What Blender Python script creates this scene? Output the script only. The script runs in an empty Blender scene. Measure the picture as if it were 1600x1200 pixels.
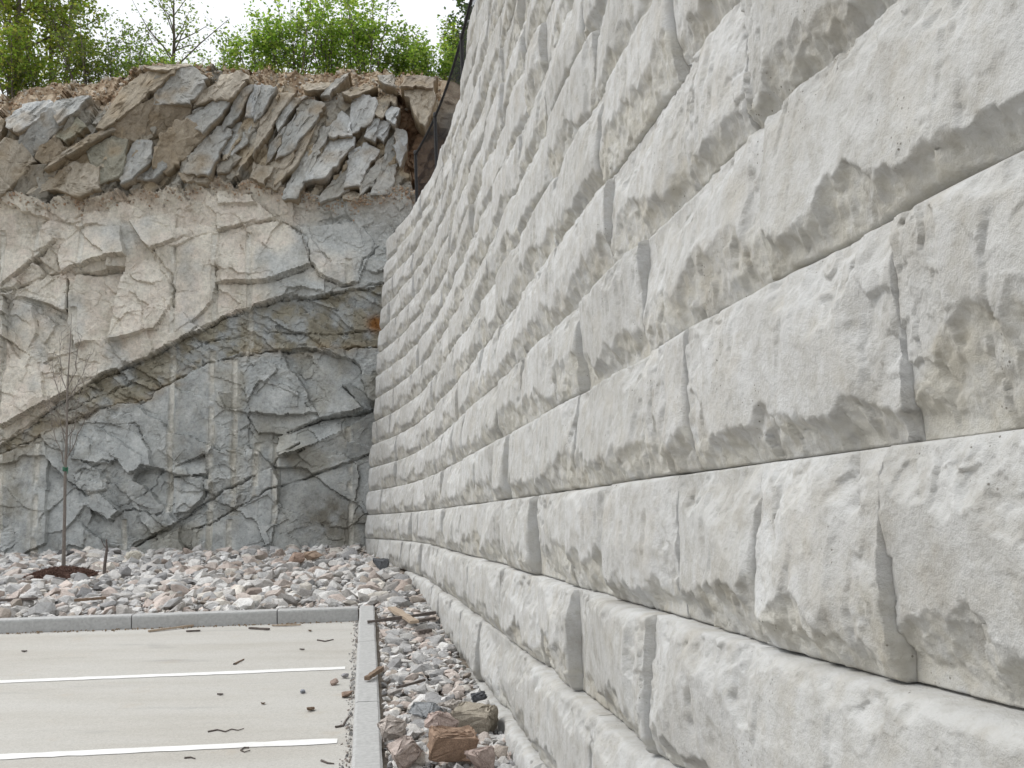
import bpy, bmesh, math, random
import numpy as np
from mathutils import Matrix, Vector

random.seed(7)
rng = np.random.default_rng(7)
scene = bpy.context.scene
C = scene.collection

# ------------------------------------------------------------------ camera
EYE = np.array([0.0, 0.0, 1.8])
PITCH, ROLL, FPX = 0.1258, 0.0386, 1618.0          # radians, radians, focal length in photo pixels (1600 wide)
cp, sp, cr, sr = math.cos(PITCH), math.sin(PITCH), math.cos(ROLL), math.sin(ROLL)
FWD = np.array([0, cp, sp]); UP0 = np.array([0, -sp, cp]); RT0 = np.array([1.0, 0, 0])
RT = cr * RT0 - sr * UP0
UPV = sr * RT0 + cr * UP0
cam_data = bpy.data.cameras.new('camera')
cam_data.sensor_width = 36.0
cam_data.lens = FPX / 1600 * 36
cam_data.clip_start = 0.05
cam_data.clip_end = 2000
cam = bpy.data.objects.new('camera', cam_data)
C.objects.link(cam)
cam.matrix_world = Matrix(((RT[0], UPV[0], -FWD[0], EYE[0]), (RT[1], UPV[1], -FWD[1], EYE[1]),
                           (RT[2], UPV[2], -FWD[2], EYE[2]), (0, 0, 0, 1)))
scene.camera = cam

# ------------------------------------------------------------------ sky and sun (bright overcast)
SUN_DIR = Vector((-0.80, 0.22, 0.95)).normalized()
world = bpy.data.worlds.new('World')
scene.world = world
world.use_nodes = True
nt = world.node_tree
nt.nodes.clear()
n_out = nt.nodes.new('ShaderNodeOutputWorld')
n_bg = nt.nodes.new('ShaderNodeBackground')
n_sky = nt.nodes.new('ShaderNodeTexSky')
n_sky.sky_type = 'NISHITA'
n_sky.sun_disc = False
n_sky.sun_elevation = math.asin(SUN_DIR.z)
n_sky.sun_rotation = math.atan2(SUN_DIR.x, SUN_DIR.y)
n_sky.dust_density = 4.0
n_sky.air_density = 1.0
n_hs = nt.nodes.new('ShaderNodeHueSaturation')
n_hs.inputs['Saturation'].default_value = 0.10
n_mix = nt.nodes.new('ShaderNodeMix')
n_mix.data_type = 'RGBA'
n_mix.inputs['Factor'].default_value = 0.75
n_mix.inputs['B'].default_value = (10.2, 10.6, 11.0, 1)     # even cloud cover
n_bg.inputs['Strength'].default_value = 0.092
nt.links.new(n_sky.outputs['Color'], n_hs.inputs['Color'])
nt.links.new(n_hs.outputs['Color'], n_mix.inputs['A'])
n_tc = nt.nodes.new('ShaderNodeTexCoord')
n_sep = nt.nodes.new('ShaderNodeSeparateXYZ')
n_map = nt.nodes.new('ShaderNodeMapRange')                   # standard overcast sky: zenith three times the horizon
n_map.inputs['From Min'].default_value = 0.0
n_map.inputs['From Max'].default_value = 1.0
n_map.inputs['To Min'].default_value = 0.62
n_map.inputs['To Max'].default_value = 1.86
n_mul = nt.nodes.new('ShaderNodeVectorMath')
n_mul.operation = 'SCALE'
nt.links.new(n_tc.outputs['Generated'], n_sep.inputs['Vector'])
nt.links.new(n_sep.outputs['Z'], n_map.inputs['Value'])
nt.links.new(n_mix.outputs['Result'], n_mul.inputs[0])
nt.links.new(n_map.outputs['Result'], n_mul.inputs['Scale'])
nt.links.new(n_mul.outputs['Vector'], n_bg.inputs['Color'])
nt.links.new(n_bg.outputs['Background'], n_out.inputs['Surface'])
sun_data = bpy.data.lights.new('sun', 'SUN')
sun_data.energy = 1.35
sun_data.angle = math.radians(26)
sun_data.color = (1.0, 0.96, 0.90)
sun = bpy.data.objects.new('sun', sun_data)
C.objects.link(sun)
sun.rotation_euler = SUN_DIR.to_track_quat('Z', 'Y').to_euler()
vs = scene.view_settings
vs.view_transform = 'Standard'
vs.look = 'None'
vs.gamma = 1.0
vs.use_curve_mapping = False
vs.exposure = 0.17
scene.cycles.use_denoising = True
scene.cycles.max_bounces = 4
scene.cycles.use_adaptive_sampling = True
scene.cycles.adaptive_threshold = 0.025
scene.cycles.transparent_max_bounces = 8


# ------------------------------------------------------------------ measuring helpers
def ray(px, py):
    x = (np.asarray(px, float) - 800) / FPX
    y = -(np.asarray(py, float) - 600) / FPX
    return x[..., None] * RT + y[..., None] * UPV + FWD


def pav_z(X, Y):
    return -0.02 * X + 0.05 * Y


def bed_z(X, Y):
    return pav_z(X, Y) + 0.15


def on_ground(px, py, lift=0.0):
    """point of the sloping lot (lifted by `lift`) seen at a photo pixel"""
    d = ray(px, py)
    t = (lift - EYE[2]) / (d[2] + 0.02 * d[0] - 0.05 * d[1])
    return EYE + d * t


def at_depth(px, py, Y):
    d = ray(px, py)
    return EYE + d * (Y / d[1])


# ------------------------------------------------------------------ numeric noise
def _h(ix, iy, s):
    n = (ix.astype(np.int64) * 374761393 + iy.astype(np.int64) * 668265263 + int(s) * 1442695041) & 0xFFFFFFFF
    n = ((n ^ (n >> 13)) * 1274126177) & 0xFFFFFFFF
    n = ((n ^ (n >> 16)) * 2246822519) & 0xFFFFFFFF
    return ((n ^ (n >> 15)) & 0xFFFFFF) / float(0xFFFFFF)


def vnoise(x, y, s=0):
    ix = np.floor(x); iy = np.floor(y)
    fx = x - ix; fy = y - iy
    fx = fx * fx * (3 - 2 * fx); fy = fy * fy * (3 - 2 * fy)
    a = _h(ix, iy, s); b = _h(ix + 1, iy, s); c = _h(ix, iy + 1, s); d = _h(ix + 1, iy + 1, s)
    return (a + (b - a) * fx) * (1 - fy) + (c + (d - c) * fx) * fy - 0.5


def fbm(x, y, s=0, o=4, g=0.5):
    r = 0; a = 1.0
    for k in range(o):
        r = r + a * vnoise(x, y, s + 17 * k)
        x = x * 2.03 + 3.1; y = y * 2.03 + 1.7; a *= g
    return r


def facets(x, y, s, tilt=1.0, bx=0.0, by=0.0, xs=None, ys=None):
    """piecewise planar cells: returns offset(-.5..+.5)+tilted plane, and edge distance"""
    xs = x if xs is None else xs; ys = y if ys is None else ys
    ix = np.floor(x); iy = np.floor(y)
    d1 = np.full(x.shape, 9e9); d2 = np.full(x.shape, 9e9)
    val = np.zeros(x.shape)
    for dx in (-1, 0, 1):
        for dy in (-1, 0, 1):
            cx = ix + dx; cy = iy + dy
            qx = cx + 0.1 + 0.8 * _h(cx, cy, s); qy = cy + 0.1 + 0.8 * _h(cx, cy, s + 1)
            d = (x - qx) ** 2 + (y - qy) ** 2
            v = (_h(cx, cy, s + 2) - 0.5) + tilt * ((xs - qx) * (_h(cx, cy, s + 3) - 0.5 + bx) * 2 + (ys - qy) * (_h(cx, cy, s + 4) - 0.5 + by) * 2)
            m = d < d1
            d2 = np.where(m, d1, np.minimum(d2, d))
            val = np.where(m, v, val)
            d1 = np.where(m, d, d1)
    return val, np.sqrt(d2) - np.sqrt(d1)


def seg_dist(u, v, line):
    r = np.full(u.shape, 9e9)
    for (x0, y0), (x1, y1) in zip(line[:-1], line[1:]):
        dx, dy = x1 - x0, y1 - y0
        t = np.clip(((u - x0) * dx + (v - y0) * dy) / (dx * dx + dy * dy + 1e-9), 0, 1)
        r = np.minimum(r, np.hypot(u - x0 - t * dx, v - y0 - t * dy))
    return r


def in_poly(u, v, poly):
    inside = np.zeros(u.shape, bool)
    n = len(poly)
    for i in range(n):
        x0, y0 = poly[i]; x1, y1 = poly[(i + 1) % n]
        if y0 == y1:
            continue
        c = ((y0 > v) != (y1 > v)) & (u < (x1 - x0) * (v - y0) / (y1 - y0) + x0)
        inside ^= c
    return inside


# ------------------------------------------------------------------ mesh helpers
def mesh_np(name, verts, faces, mat=None, smooth=False, col=None):
    """verts (n,3); faces (m,k) all with the same corner count"""
    verts = np.asarray(verts, np.float32); faces = np.asarray(faces, np.int32)
    me = bpy.data.meshes.new(name)
    k = faces.shape[1]; m = len(faces)
    me.vertices.add(len(verts)); me.vertices.foreach_set('co', verts.ravel())
    me.loops.add(m * k); me.loops.foreach_set('vertex_index', faces.ravel())
    me.polygons.add(m)
    me.polygons.foreach_set('loop_start', np.arange(0, m * k, k, dtype=np.int32))
    me.polygons.foreach_set('loop_total', np.full(m, k, np.int32))
    me.polygons.foreach_set('use_smooth', np.full(m, smooth, bool))
    me.update(calc_edges=True)
    if col is not None:
        a = me.color_attributes.new('tint', 'FLOAT_COLOR', 'POINT')
        a.data.foreach_set('color', np.c_[col, np.ones(len(col))].astype(np.float32).ravel())
    if mat:
        me.materials.append(mat)
    return me


def add(name, me, parent=None, loc=None, rot=None):
    o = bpy.data.objects.new(name, me)
    C.objects.link(o)
    if loc is not None:
        o.location = loc
    if rot is not None:
        o.rotation_euler = rot
    if parent is not None:
        o.parent = parent
    return o


def tag(o, label=None, cat=None, group=None, kind=None):
    if label: o['label'] = label
    if cat: o['category'] = cat
    if group: o['group'] = group
    if kind: o['kind'] = kind
    return o


def grid_faces(nu, nv):
    i = np.arange(nu * nv).reshape(nu, nv)
    return np.stack([i[:-1, :-1].ravel(), i[1:, :-1].ravel(), i[1:, 1:].ravel(), i[:-1, 1:].ravel()], 1)


def bm_mesh(bm, name, mat=None, smooth=False):
    me = bpy.data.meshes.new(name)
    bm.normal_update()
    bm.to_mesh(me); bm.free()
    if smooth:
        me.polygons.foreach_set('use_smooth', [True] * len(me.polygons))
    if mat: me.materials.append(mat)
    return me


def tube_np(path, rad, seg=6):
    """tapered tube along a path: returns verts, quad faces"""
    path = np.asarray(path, float); n = len(path)
    rad = np.broadcast_to(rad, (n,))
    t = np.gradient(path, axis=0); t /= np.linalg.norm(t, axis=1)[:, None] + 1e-9
    ref = np.where(np.abs(t[:, 2:3]) > 0.9, np.array([[1.0, 0, 0]]), np.array([[0, 0, 1.0]]))
    a = np.cross(t, ref); a /= np.linalg.norm(a, axis=1)[:, None] + 1e-9
    b = np.cross(t, a)
    th = np.linspace(0, 2 * math.pi, seg, endpoint=False)
    V = path[:, None] + rad[:, None, None] * (np.cos(th)[None, :, None] * a[:, None] + np.sin(th)[None, :, None] * b[:, None])
    V = V.reshape(-1, 3)
    i = np.arange(n * seg).reshape(n, seg)
    j = np.roll(i, -1, 1)
    F = np.stack([i[:-1].ravel(), i[1:].ravel(), j[1:].ravel(), j[:-1].ravel()], 1)
    return V, F


class Pile:
    """collects quads of ONE part"""
    def __init__(s): s.v = []; s.f = []; s.n = 0; s.c = []
    def put(s, V, F, col=None):
        s.v.append(V); s.f.append(F + s.n); s.n += len(V)
        if col is not None: s.c.append(np.broadcast_to(col, (len(V), 3)))
    def mesh(s, name, mat, smooth=True):
        return mesh_np(name, np.concatenate(s.v), np.concatenate(s.f), mat, smooth, np.concatenate(s.c) if s.c else None)


BOXF = np.array([[0, 3, 2, 1], [4, 5, 6, 7], [0, 1, 5, 4], [1, 2, 6, 5], [2, 3, 7, 6], [3, 0, 4, 7]])


# ------------------------------------------------------------------ materials
def new_mat(name):
    m = bpy.data.materials.new(name); m.use_nodes = True
    t = m.node_tree
    b = t.nodes['Principled BSDF']
    return m, t, b


def nd(t, typ, **kw):
    n = t.nodes.new(typ)
    for k, v in kw.items():
        if k in n.inputs: n.inputs[k].default_value = v
        else: setattr(n, k, v)
    return n


def noise_node(t, scale, detail=4.0, rough=0.6, coord=None, dist=0.0):
    n = nd(t, 'ShaderNodeTexNoise', Scale=scale, Detail=detail, Roughness=rough, Distortion=dist)
    if coord: t.links.new(coord, n.inputs['Vector'])
    return n


def ramp(t, src, stops):
    r = nd(t, 'ShaderNodeValToRGB')
    e = r.color_ramp.elements
    while len(e) < len(stops): e.new(0.5)
    for el, (p, c) in zip(e, stops):
        el.position = p
        el.color = (*(c if hasattr(c, '__len__') else (c, c, c)), 1)
    t.links.new(src, r.inputs['Fac'])
    return r


def mixc(t, a, b, fac, mode='MIX'):
    m = nd(t, 'ShaderNodeMix', data_type='RGBA', blend_type=mode)
    for s, v in (('A', a), ('B', b)):
        if hasattr(v, 'is_linked'): t.links.new(v, m.inputs[s])
        else: m.inputs[s].default_value = (*v, 1)
    if hasattr(fac, 'is_linked'): t.links.new(fac, m.inputs['Factor'])
    else: m.inputs['Factor'].default_value = fac
    return m.outputs['Result']


def bump(t, b, heights):
    prev = None
    for src, dist, st in heights:
        n = nd(t, 'ShaderNodeBump', Distance=dist, Strength=st)
        t.links.new(src, n.inputs['Height'])
        if prev: t.links.new(prev.outputs['Normal'], n.inputs['Normal'])
        prev = n
    t.links.new(prev.outputs['Normal'], b.inputs['Normal'])


def concrete_block_mat():
    m, t, b = new_mat('cast_concrete')
    tc = nd(t, 'ShaderNodeTexCoord'); geo = nd(t, 'ShaderNodeNewGeometry')
    P = geo.outputs['Position']
    big = noise_node(t, 1.7, 4, 0.62, P)
    base = ramp(t, big.outputs['Fac'], [(0.28, (0.42, 0.415, 0.40)), (0.5, (0.495, 0.496, 0.488)), (0.72, (0.55, 0.555, 0.553))])
    med = noise_node(t, 11, 4, 0.7, P)
    c = mixc(t, base.outputs['Color'], ramp(t, med.outputs['Fac'], [(0.3, (0.72, 0.69, 0.64)), (0.55, (1, 1, 1)), (0.8, (1.05, 1.05, 1.06))]).outputs['Color'], 0.75, 'MULTIPLY')
    # warm cement stain patches
    st = noise_node(t, 4.3, 4, 0.7, P)
    c = mixc(t, c, (0.42, 0.385, 0.32), ramp(t, st.outputs['Fac'], [(0.50, 0.0), (0.75, 0.42)]).outputs['Color'])
    # vertical streaks of weather
    mp = nd(t, 'ShaderNodeMapping'); mp.inputs['Scale'].default_value = (9, 9, 0.9)
    t.links.new(P, mp.inputs['Vector'])
    stk = noise_node(t, 1.0, 3, 0.6, mp.outputs['Vector'])
    c = mixc(t, c, (0.33, 0.325, 0.31), ramp(t, stk.outputs['Fac'], [(0.60, 0.0), (0.80, 0.35)]).outputs['Color'])
    # bug holes
    vo = nd(t, 'ShaderNodeTexVoronoi', Scale=55.0); t.links.new(P, vo.inputs['Vector'])
    pn = noise_node(t, 5.0, 2, 0.5, P)
    hole = ramp(t, vo.outputs['Distance'], [(0.10, 1.0), (0.17, 0.0)])
    dens = ramp(t, pn.outputs['Fac'], [(0.57, 0.0), (0.66, 0.9)])
    hm = nd(t, 'ShaderNodeMath', operation='MULTIPLY')
    t.links.new(hole.outputs['Color'], hm.inputs[0]); t.links.new(dens.outputs['Color'], hm.inputs[1])
    c = mixc(t, c, (0.16, 0.15, 0.13), hm.outputs[0])
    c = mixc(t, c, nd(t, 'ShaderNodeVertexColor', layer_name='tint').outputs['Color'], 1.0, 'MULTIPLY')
    oi = nd(t, 'ShaderNodeObjectInfo')
    c = mixc(t, c, ramp(t, oi.outputs['Random'], [(0.0, (0.94, 0.937, 0.93)), (0.5, (1, 1, 1)), (1.0, (1.04, 1.04, 1.045))]).outputs['Color'], 1.0, 'MULTIPLY')
    t.links.new(c, b.inputs['Base Color'])
    b.inputs['Roughness'].default_value = 0.93
    b.inputs['Specular IOR Level'].default_value = 0.25
    f1 = noise_node(t, 70, 4, 0.75, P)
    bump(t, b, [(f1.outputs['Fac'], 0.010, 0.6)])
    return m


def rock_mat(name, use='tint'):
    """rock whose own colour comes from the vertex tint or the object colour"""
    m, t, b = new_mat(name)
    geo = nd(t, 'ShaderNodeNewGeometry'); P = geo.outputs['Position']
    if use == 'tint':
        src = nd(t, 'ShaderNodeVertexColor', layer_name='tint').outputs['Color']
    else:
        src = nd(t, 'ShaderNodeObjectInfo').outputs['Color']
    n1 = noise_node(t, 2.2, 4, 0.68, P); n2 = noise_node(t, 14, 4, 0.75, P); n3 = noise_node(t, 90, 3, 0.7, P)
    c = mixc(t, src, ramp(t, n1.outputs['Fac'], [(0.3, (0.72, 0.70, 0.66)), (0.52, (1, 1, 1)), (0.75, (1.16, 1.15, 1.13))]).outputs['Color'], 0.9, 'MULTIPLY')
    c = mixc(t, c, ramp(t, n2.outputs['Fac'], [(0.3, (0.66, 0.65, 0.64)), (0.5, (1, 1, 1)), (0.72, (1.22, 1.2, 1.18))]).outputs['Color'], 0.8, 'MULTIPLY')
    c = mixc(t, c, ramp(t, n3.outputs['Fac'], [(0.3, (0.68, 0.68, 0.68)), (0.7, (1.28, 1.28, 1.27))]).outputs['Color'], 0.75, 'MULTIPLY')
    rs = noise_node(t, 1.1, 4, 0.7, P)
    c = mixc(t, c, (0.30, 0.225, 0.14), ramp(t, rs.outputs['Fac'], [(0.62, 0.0), (0.80, 0.32)]).outputs['Color'])
    t.links.new(c, b.inputs['Base Color'])
    b.inputs['Roughness'].default_value = 0.9
    b.inputs['Specular IOR Level'].default_value = 0.25
    bump(t, b, [(n2.outputs['Fac'], 0.030, 0.6), (n3.outputs['Fac'], 0.014, 0.7)])
    return m


def stone_mat(name, use):
    m, t, b = new_mat(name)
    geo = nd(t, 'ShaderNodeNewGeometry'); P = geo.outputs['Position']
    src = nd(t, 'ShaderNodeVertexColor', layer_name='tint').outputs['Color'] if use == 'tint' else nd(t, 'ShaderNodeObjectInfo').outputs['Color']
    n2 = noise_node(t, 22, 4, 0.7, P); n3 = noise_node(t, 150, 3, 0.8, P)
    c = mixc(t, src, ramp(t, n2.outputs['Fac'], [(0.28, (0.68, 0.66, 0.64)), (0.5, (1, 1, 1)), (0.75, (1.2, 1.2, 1.2))]).outputs['Color'], 0.9, 'MULTIPLY')
    c = mixc(t, c, ramp(t, n3.outputs['Fac'], [(0.32, (0.60, 0.58, 0.57)), (0.68, (1.38, 1.36, 1.34))]).outputs['Color'], 0.85, 'MULTIPLY')
    t.links.new(c, b.inputs['Base Color'])
    b.inputs['Roughness'].default_value = 0.85
    b.inputs['Specular IOR Level'].default_value = 0.3
    bump(t, b, [(n2.outputs['Fac'], 0.02, 0.5), (n3.outputs['Fac'], 0.004, 0.5)])
    return m


def plain_mat(name, col, rough=0.8, var=0.25, scale=20.0, bumpd=0.003, metal=0.0):
    m, t, b = new_mat(name)
    geo = nd(t, 'ShaderNodeNewGeometry'); P = geo.outputs['Position']
    n = noise_node(t, scale, 5, 0.65, P)
    lo = tuple(c * (1 - var) for c in col); hi = tuple(min(1, c * (1 + var)) for c in col)
    r = ramp(t, n.outputs['Fac'], [(0.3, lo), (0.7, hi)])
    t.links.new(r.outputs['Color'], b.inputs['Base Color'])
    b.inputs['Roughness'].default_value = rough
    b.inputs['Metallic'].default_value = metal
    if bumpd: bump(t, b, [(n.outputs['Fac'], bumpd, 0.6)])
    return m


def pavement_mat():
    m, t, b = new_mat('lot_surface')
    geo = nd(t, 'ShaderNodeNewGeometry'); P = geo.outputs['Position']
    mp = nd(t, 'ShaderNodeMapping'); mp.inputs['Rotation'].default_value = (0, 0, math.radians(6)); mp.inputs['Scale'].default_value = (0.35, 1.6, 1)
    t.links.new(P, mp.inputs['Vector'])
    a = noise_node(t, 1.0, 5, 0.6, mp.outputs['Vector'])
    base = ramp(t, a.outputs['Fac'], [(0.3, (0.395, 0.372, 0.335)), (0.5, (0.445, 0.43, 0.40)), (0.7, (0.47, 0.46, 0.435))])
    s = noise_node(t, 1.6, 4, 0.55, mp.outputs['Vector'])
    c = mixc(t, base.outputs['Color'], (0.27, 0.265, 0.265), ramp(t, s.outputs['Fac'], [(0.62, 0.0), (0.74, 0.55)]).outputs['Color'])
    r = noise_node(t, 2.4, 5, 0.6, P)
    c = mixc(t, c, (0.40, 0.31, 0.21), ramp(t, r.outputs['Fac'], [(0.60, 0.0), (0.78, 0.32)]).outputs['Color'])
    f = noise_node(t, 120, 4, 0.75, P)
    c = mixc(t, c, ramp(t, f.outputs['Fac'], [(0.3, (0.8, 0.8, 0.8)), (0.7, (1.12, 1.12, 1.12))]).outputs['Color'], 0.7, 'MULTIPLY')
    ag = nd(t, 'ShaderNodeTexVoronoi', Scale=85.0); t.links.new(P, ag.inputs['Vector'])
    c = mixc(t, c, ramp(t, ag.outputs['Color'], [(0.1, (0.74, 0.73, 0.71)), (0.5, (1, 1, 1)), (0.9, (1.14, 1.13, 1.12))]).outputs['Color'], 0.4, 'MULTIPLY')
    oil = noise_node(t, 1.15, 3, 0.5, P, 0.4)
    c = mixc(t, c, (0.23, 0.225, 0.22), ramp(t, oil.outputs['Fac'], [(0.66, 0.0), (0.76, 0.45)]).outputs['Color'])
    t.links.new(c, b.inputs['Base Color'])
    b.inputs['Roughness'].default_value = 0.9
    bump(t, b, [(f.outputs['Fac'], 0.004, 0.5), (ag.outputs['Distance'], 0.003, 0.4)])
    return m


def leaf_mat(name):
    m, t, b = new_mat(name)
    src = nd(t, 'ShaderNodeVertexColor', layer_name='tint').outputs['Color']
    t.links.new(src, b.inputs['Base Color'])
    b.inputs['Roughness'].default_value = 0.6
    b.inputs['Specular IOR Level'].default_value = 0.3
    tr = nd(t, 'ShaderNodeBsdfTranslucent')
    bright = mixc(t, src, (1.5, 1.6, 0.8), 1.0, 'MULTIPLY')
    t.links.new(bright, tr.inputs['Color'])
    mx = nd(t, 'ShaderNodeMixShader'); mx.inputs['Fac'].default_value = 0.5
    t.links.new(b.outputs['BSDF'], mx.inputs[1]); t.links.new(tr.outputs['BSDF'], mx.inputs[2])
    t.links.new(mx.outputs['Shader'], t.nodes['Material Output'].inputs['Surface'])
    return m


M_BLOCK = concrete_block_mat()
M_CLIFF = rock_mat('cliff_rock', 'tint')
M_STONE_T = stone_mat('loose_stone_mixed', 'tint')
M_STONE_O = stone_mat('loose_stone', 'object')
M_PAVE = pavement_mat()
def paint_mat():
    m, t, b = new_mat('worn_white_paint')
    P = nd(t, 'ShaderNodeNewGeometry').outputs['Position']
    a = noise_node(t, 3.0, 6, 0.75, P); f = noise_node(t, 90, 5, 0.8, P)
    c = mixc(t, (0.76, 0.76, 0.75), (0.66, 0.655, 0.64), ramp(t, a.outputs['Fac'], [(0.4, 0.0), (0.65, 1.0)]).outputs['Color'])
    ad = nd(t, 'ShaderNodeMath', operation='MULTIPLY_ADD'); ad.inputs[1].default_value = 0.5; t.links.new(a.outputs['Fac'], ad.inputs[0]); hf = nd(t, 'ShaderNodeMath', operation='MULTIPLY'); hf.inputs[1].default_value = 0.5; t.links.new(f.outputs['Fac'], hf.inputs[0]); t.links.new(hf.outputs[0], ad.inputs[2])
    c = mixc(t, c, (0.40, 0.385, 0.36), ramp(t, ad.outputs[0], [(0.0, 0.0), (0.60, 0.0), (0.68, 0.55)]).outputs['Color'])
    t.links.new(c, b.inputs['Base Color']); b.inputs['Roughness'].default_value = 0.75
    return m


M_PAINT = paint_mat()
M_KERB = plain_mat('kerb_concrete', (0.39, 0.39, 0.385), 0.9, 0.16, 30, 0.002)
M_SOIL = plain_mat('soil', (0.16, 0.105, 0.07), 0.95, 0.4, 9, 0.03)
M_BED = plain_mat('bed_soil', (0.20, 0.17, 0.14), 0.95, 0.35, 12, 0.02)
M_MULCH = plain_mat('mulch_bark', (0.095, 0.05, 0.036), 0.95, 0.5, 60, 0.02)
M_BARK = plain_mat('grey_bark', (0.15, 0.125, 0.105), 0.9, 0.3, 30, 0.006)
M_TWIG = plain_mat('sapling_bark', (0.19, 0.165, 0.145), 0.85, 0.25, 40, 0.003)
M_WOOD = plain_mat('weathered_wood', (0.19, 0.135, 0.095), 0.9, 0.35, 35, 0.003)
M_WOODG = plain_mat('grey_wood', (0.115, 0.095, 0.085), 0.9, 0.35, 35, 0.003)
M_WOODP = plain_mat('pale_sawn_wood', (0.36, 0.285, 0.215), 0.85, 0.2, 30, 0.002)
M_METAL = plain_mat('black_coated_steel', (0.012, 0.012, 0.014), 0.75, 0.2, 30, 0.0)
M_TIE = plain_mat('green_tie', (0.03, 0.13, 0.075), 0.6, 0.2, 30, 0.0)
M_LEAF = leaf_mat('leaf')
M_GROUND = plain_mat('open_ground', (0.16, 0.13, 0.09), 0.95, 0.3, 0.6, 0.0)

# ------------------------------------------------------------------ setting: ground, lot, kerb
KL0 = np.array([-0.97, 5.88])                       # point on the lot-side face of the long kerb
KD = np.array([-0.1429, 1.0]) / math.hypot(0.1429, 1)    # along the long kerb, away from the camera
KN = np.array([KD[1], -KD[0]])                      # towards the wall
LD = np.array([-1.0, -0.115]) / math.hypot(1, 0.115)     # across the lot, to the left
KW = 0.185
COR = KL0 + KD * ((12.24 - 5.88) / KD[1])           # inner corner of the kerbs


def sheet(name, pts, mat, lift):
    v = [(x, y, pav_z(x, y) + lift) for x, y in pts]
    return mesh_np(name, v, [list(range(len(v)))], mat)


g = mesh_np('ground', [(x, y, z) for x, y, z in ((-900, -900, -0.9), (900, -900, -0.9), (900, 900, -0.9), (-900, 900, -0.9))], [[0, 1, 2, 3]], M_GROUND)
tag(add('ground', g), kind='structure')
p0 = COR + LD * 0; p1 = COR + LD * 18
a0 = KL0 - KD * 11.0
lot = tag(add('parking_lot', sheet('parking_lot', [a0, p0, p1, a0 + LD * 18], M_PAVE, 0.0)), kind='structure')
for Yc in (9.47, 7.03):
    c0 = KL0 + KD * ((Yc - KL0[1]) / KD[1]) + LD * 0.10
    c1 = c0 + LD * 5.6
    w = KD * 0.062
    # slightly uneven painted edge
    n = 60
    V = []
    for i in range(n + 1):
        q = c0 + (c1 - c0) * i / n
        e1 = 0.006 * rng.standard_normal(); e2 = 0.006 * rng.standard_normal()
        for s, e in ((-1, e1), (1, e2)):
            x, y = q + w * s + KD * e
            V.append((x, y, pav_z(x, y) + 0.004))
    i = np.arange(n) * 2
    add('painted_line', mesh_np('painted_line', V, np.stack([i, i + 1, i + 3, i + 2], 1)[:, ::-1], M_PAINT), lot)

kerb = tag(add('kerb', None), kind='structure')


def kerb_stone(a, b, side, w=KW, h=0.15):
    """a-b: lot-side foot line, side: unit vector across; bevelled bar following the slope"""
    a = np.array(a); b = np.array(b)
    d = (b - a) / np.linalg.norm(b - a)
    a = a + d * 0.006; b = b - d * 0.006
    prof = [(0, -0.12), (0.008, h - 0.022), (0.014, h - 0.007), (0.030, h), (w - 0.018, h), (w - 0.004, h - 0.012), (w, -0.12)]
    V = []
    n = 8
    for i in range(n + 1):
        q = a + (b - a) * i / n
        for s, z in prof:
            x, y = q + side * (s + 0.0015 * rng.standard_normal())
            V.append((x, y, pav_z(x, y) + z + 0.001 * rng.standard_normal()))
    k = len(prof)
    bm = bmesh.new()
    vv = [bm.verts.new(p) for p in V]
    for i in range(n):
        for j in range(k - 1):
            bm.faces.new((vv[i * k + j], vv[i * k + j + 1], vv[(i + 1) * k + j + 1], vv[(i + 1) * k + j]))
    bm.faces.new(vv[:k]); bm.faces.new(vv[n * k:][::-1])
    bmesh.ops.recalc_face_normals(bm, faces=bm.faces)
    add('kerb_stone', bm_mesh(bm, 'kerb_stone', M_KERB), kerb)


marks = [-5.0, -2.4, 0.2, 2.6, 5.0, 7.45, 9.95, 12.24 + 0.18]
for y0, y1 in zip(marks[:-1], marks[1:]):
    kerb_stone(KL0 + KD * ((y0 - KL0[1]) / KD[1]), KL0 + KD * ((y1 - KL0[1]) / KD[1]), KN)
side_back = np.array([LD[1], -LD[0]])
if side_back[1] < 0: side_back = -side_back
ks = [0.004, 0.93, 2.55, 4.2, 5.85, 7.5, 9.2]
for s0, s1 in zip(ks[:-1], ks[1:]):
    kerb_stone(COR + LD * s0, COR + LD * s1, side_back)

# ------------------------------------------------------------------ the retaining wall, block by block
BH, SB = 0.457, 0.041
ZB = 1.8 - 0.34784                                   # joint 0, just under eye level
WQ = (1.24959, -3.75111, 7.58633, -12.24332, 9.97587, -3.95415, 0.59324)


def wall_x(Y):
    t = Y / 10.0
    return sum(q * t ** i for i, q in enumerate(WQ))


def wall_pt(Y, k, extra=0.0):
    """point of course k's front line at parameter Y, and the unit vector into the bank"""
    e = 1e-3
    dX = (wall_x(Y + e) - wall_x(Y - e)) / (2 * e)
    n = np.array([1.0, -dX]) / math.hypot(1, dX)
    return np.array([wall_x(Y), Y]) + n * (SB * k + extra), n


def wall_face_x(Y, k=0):
    return wall_pt(Y, k)[0][0]


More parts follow.
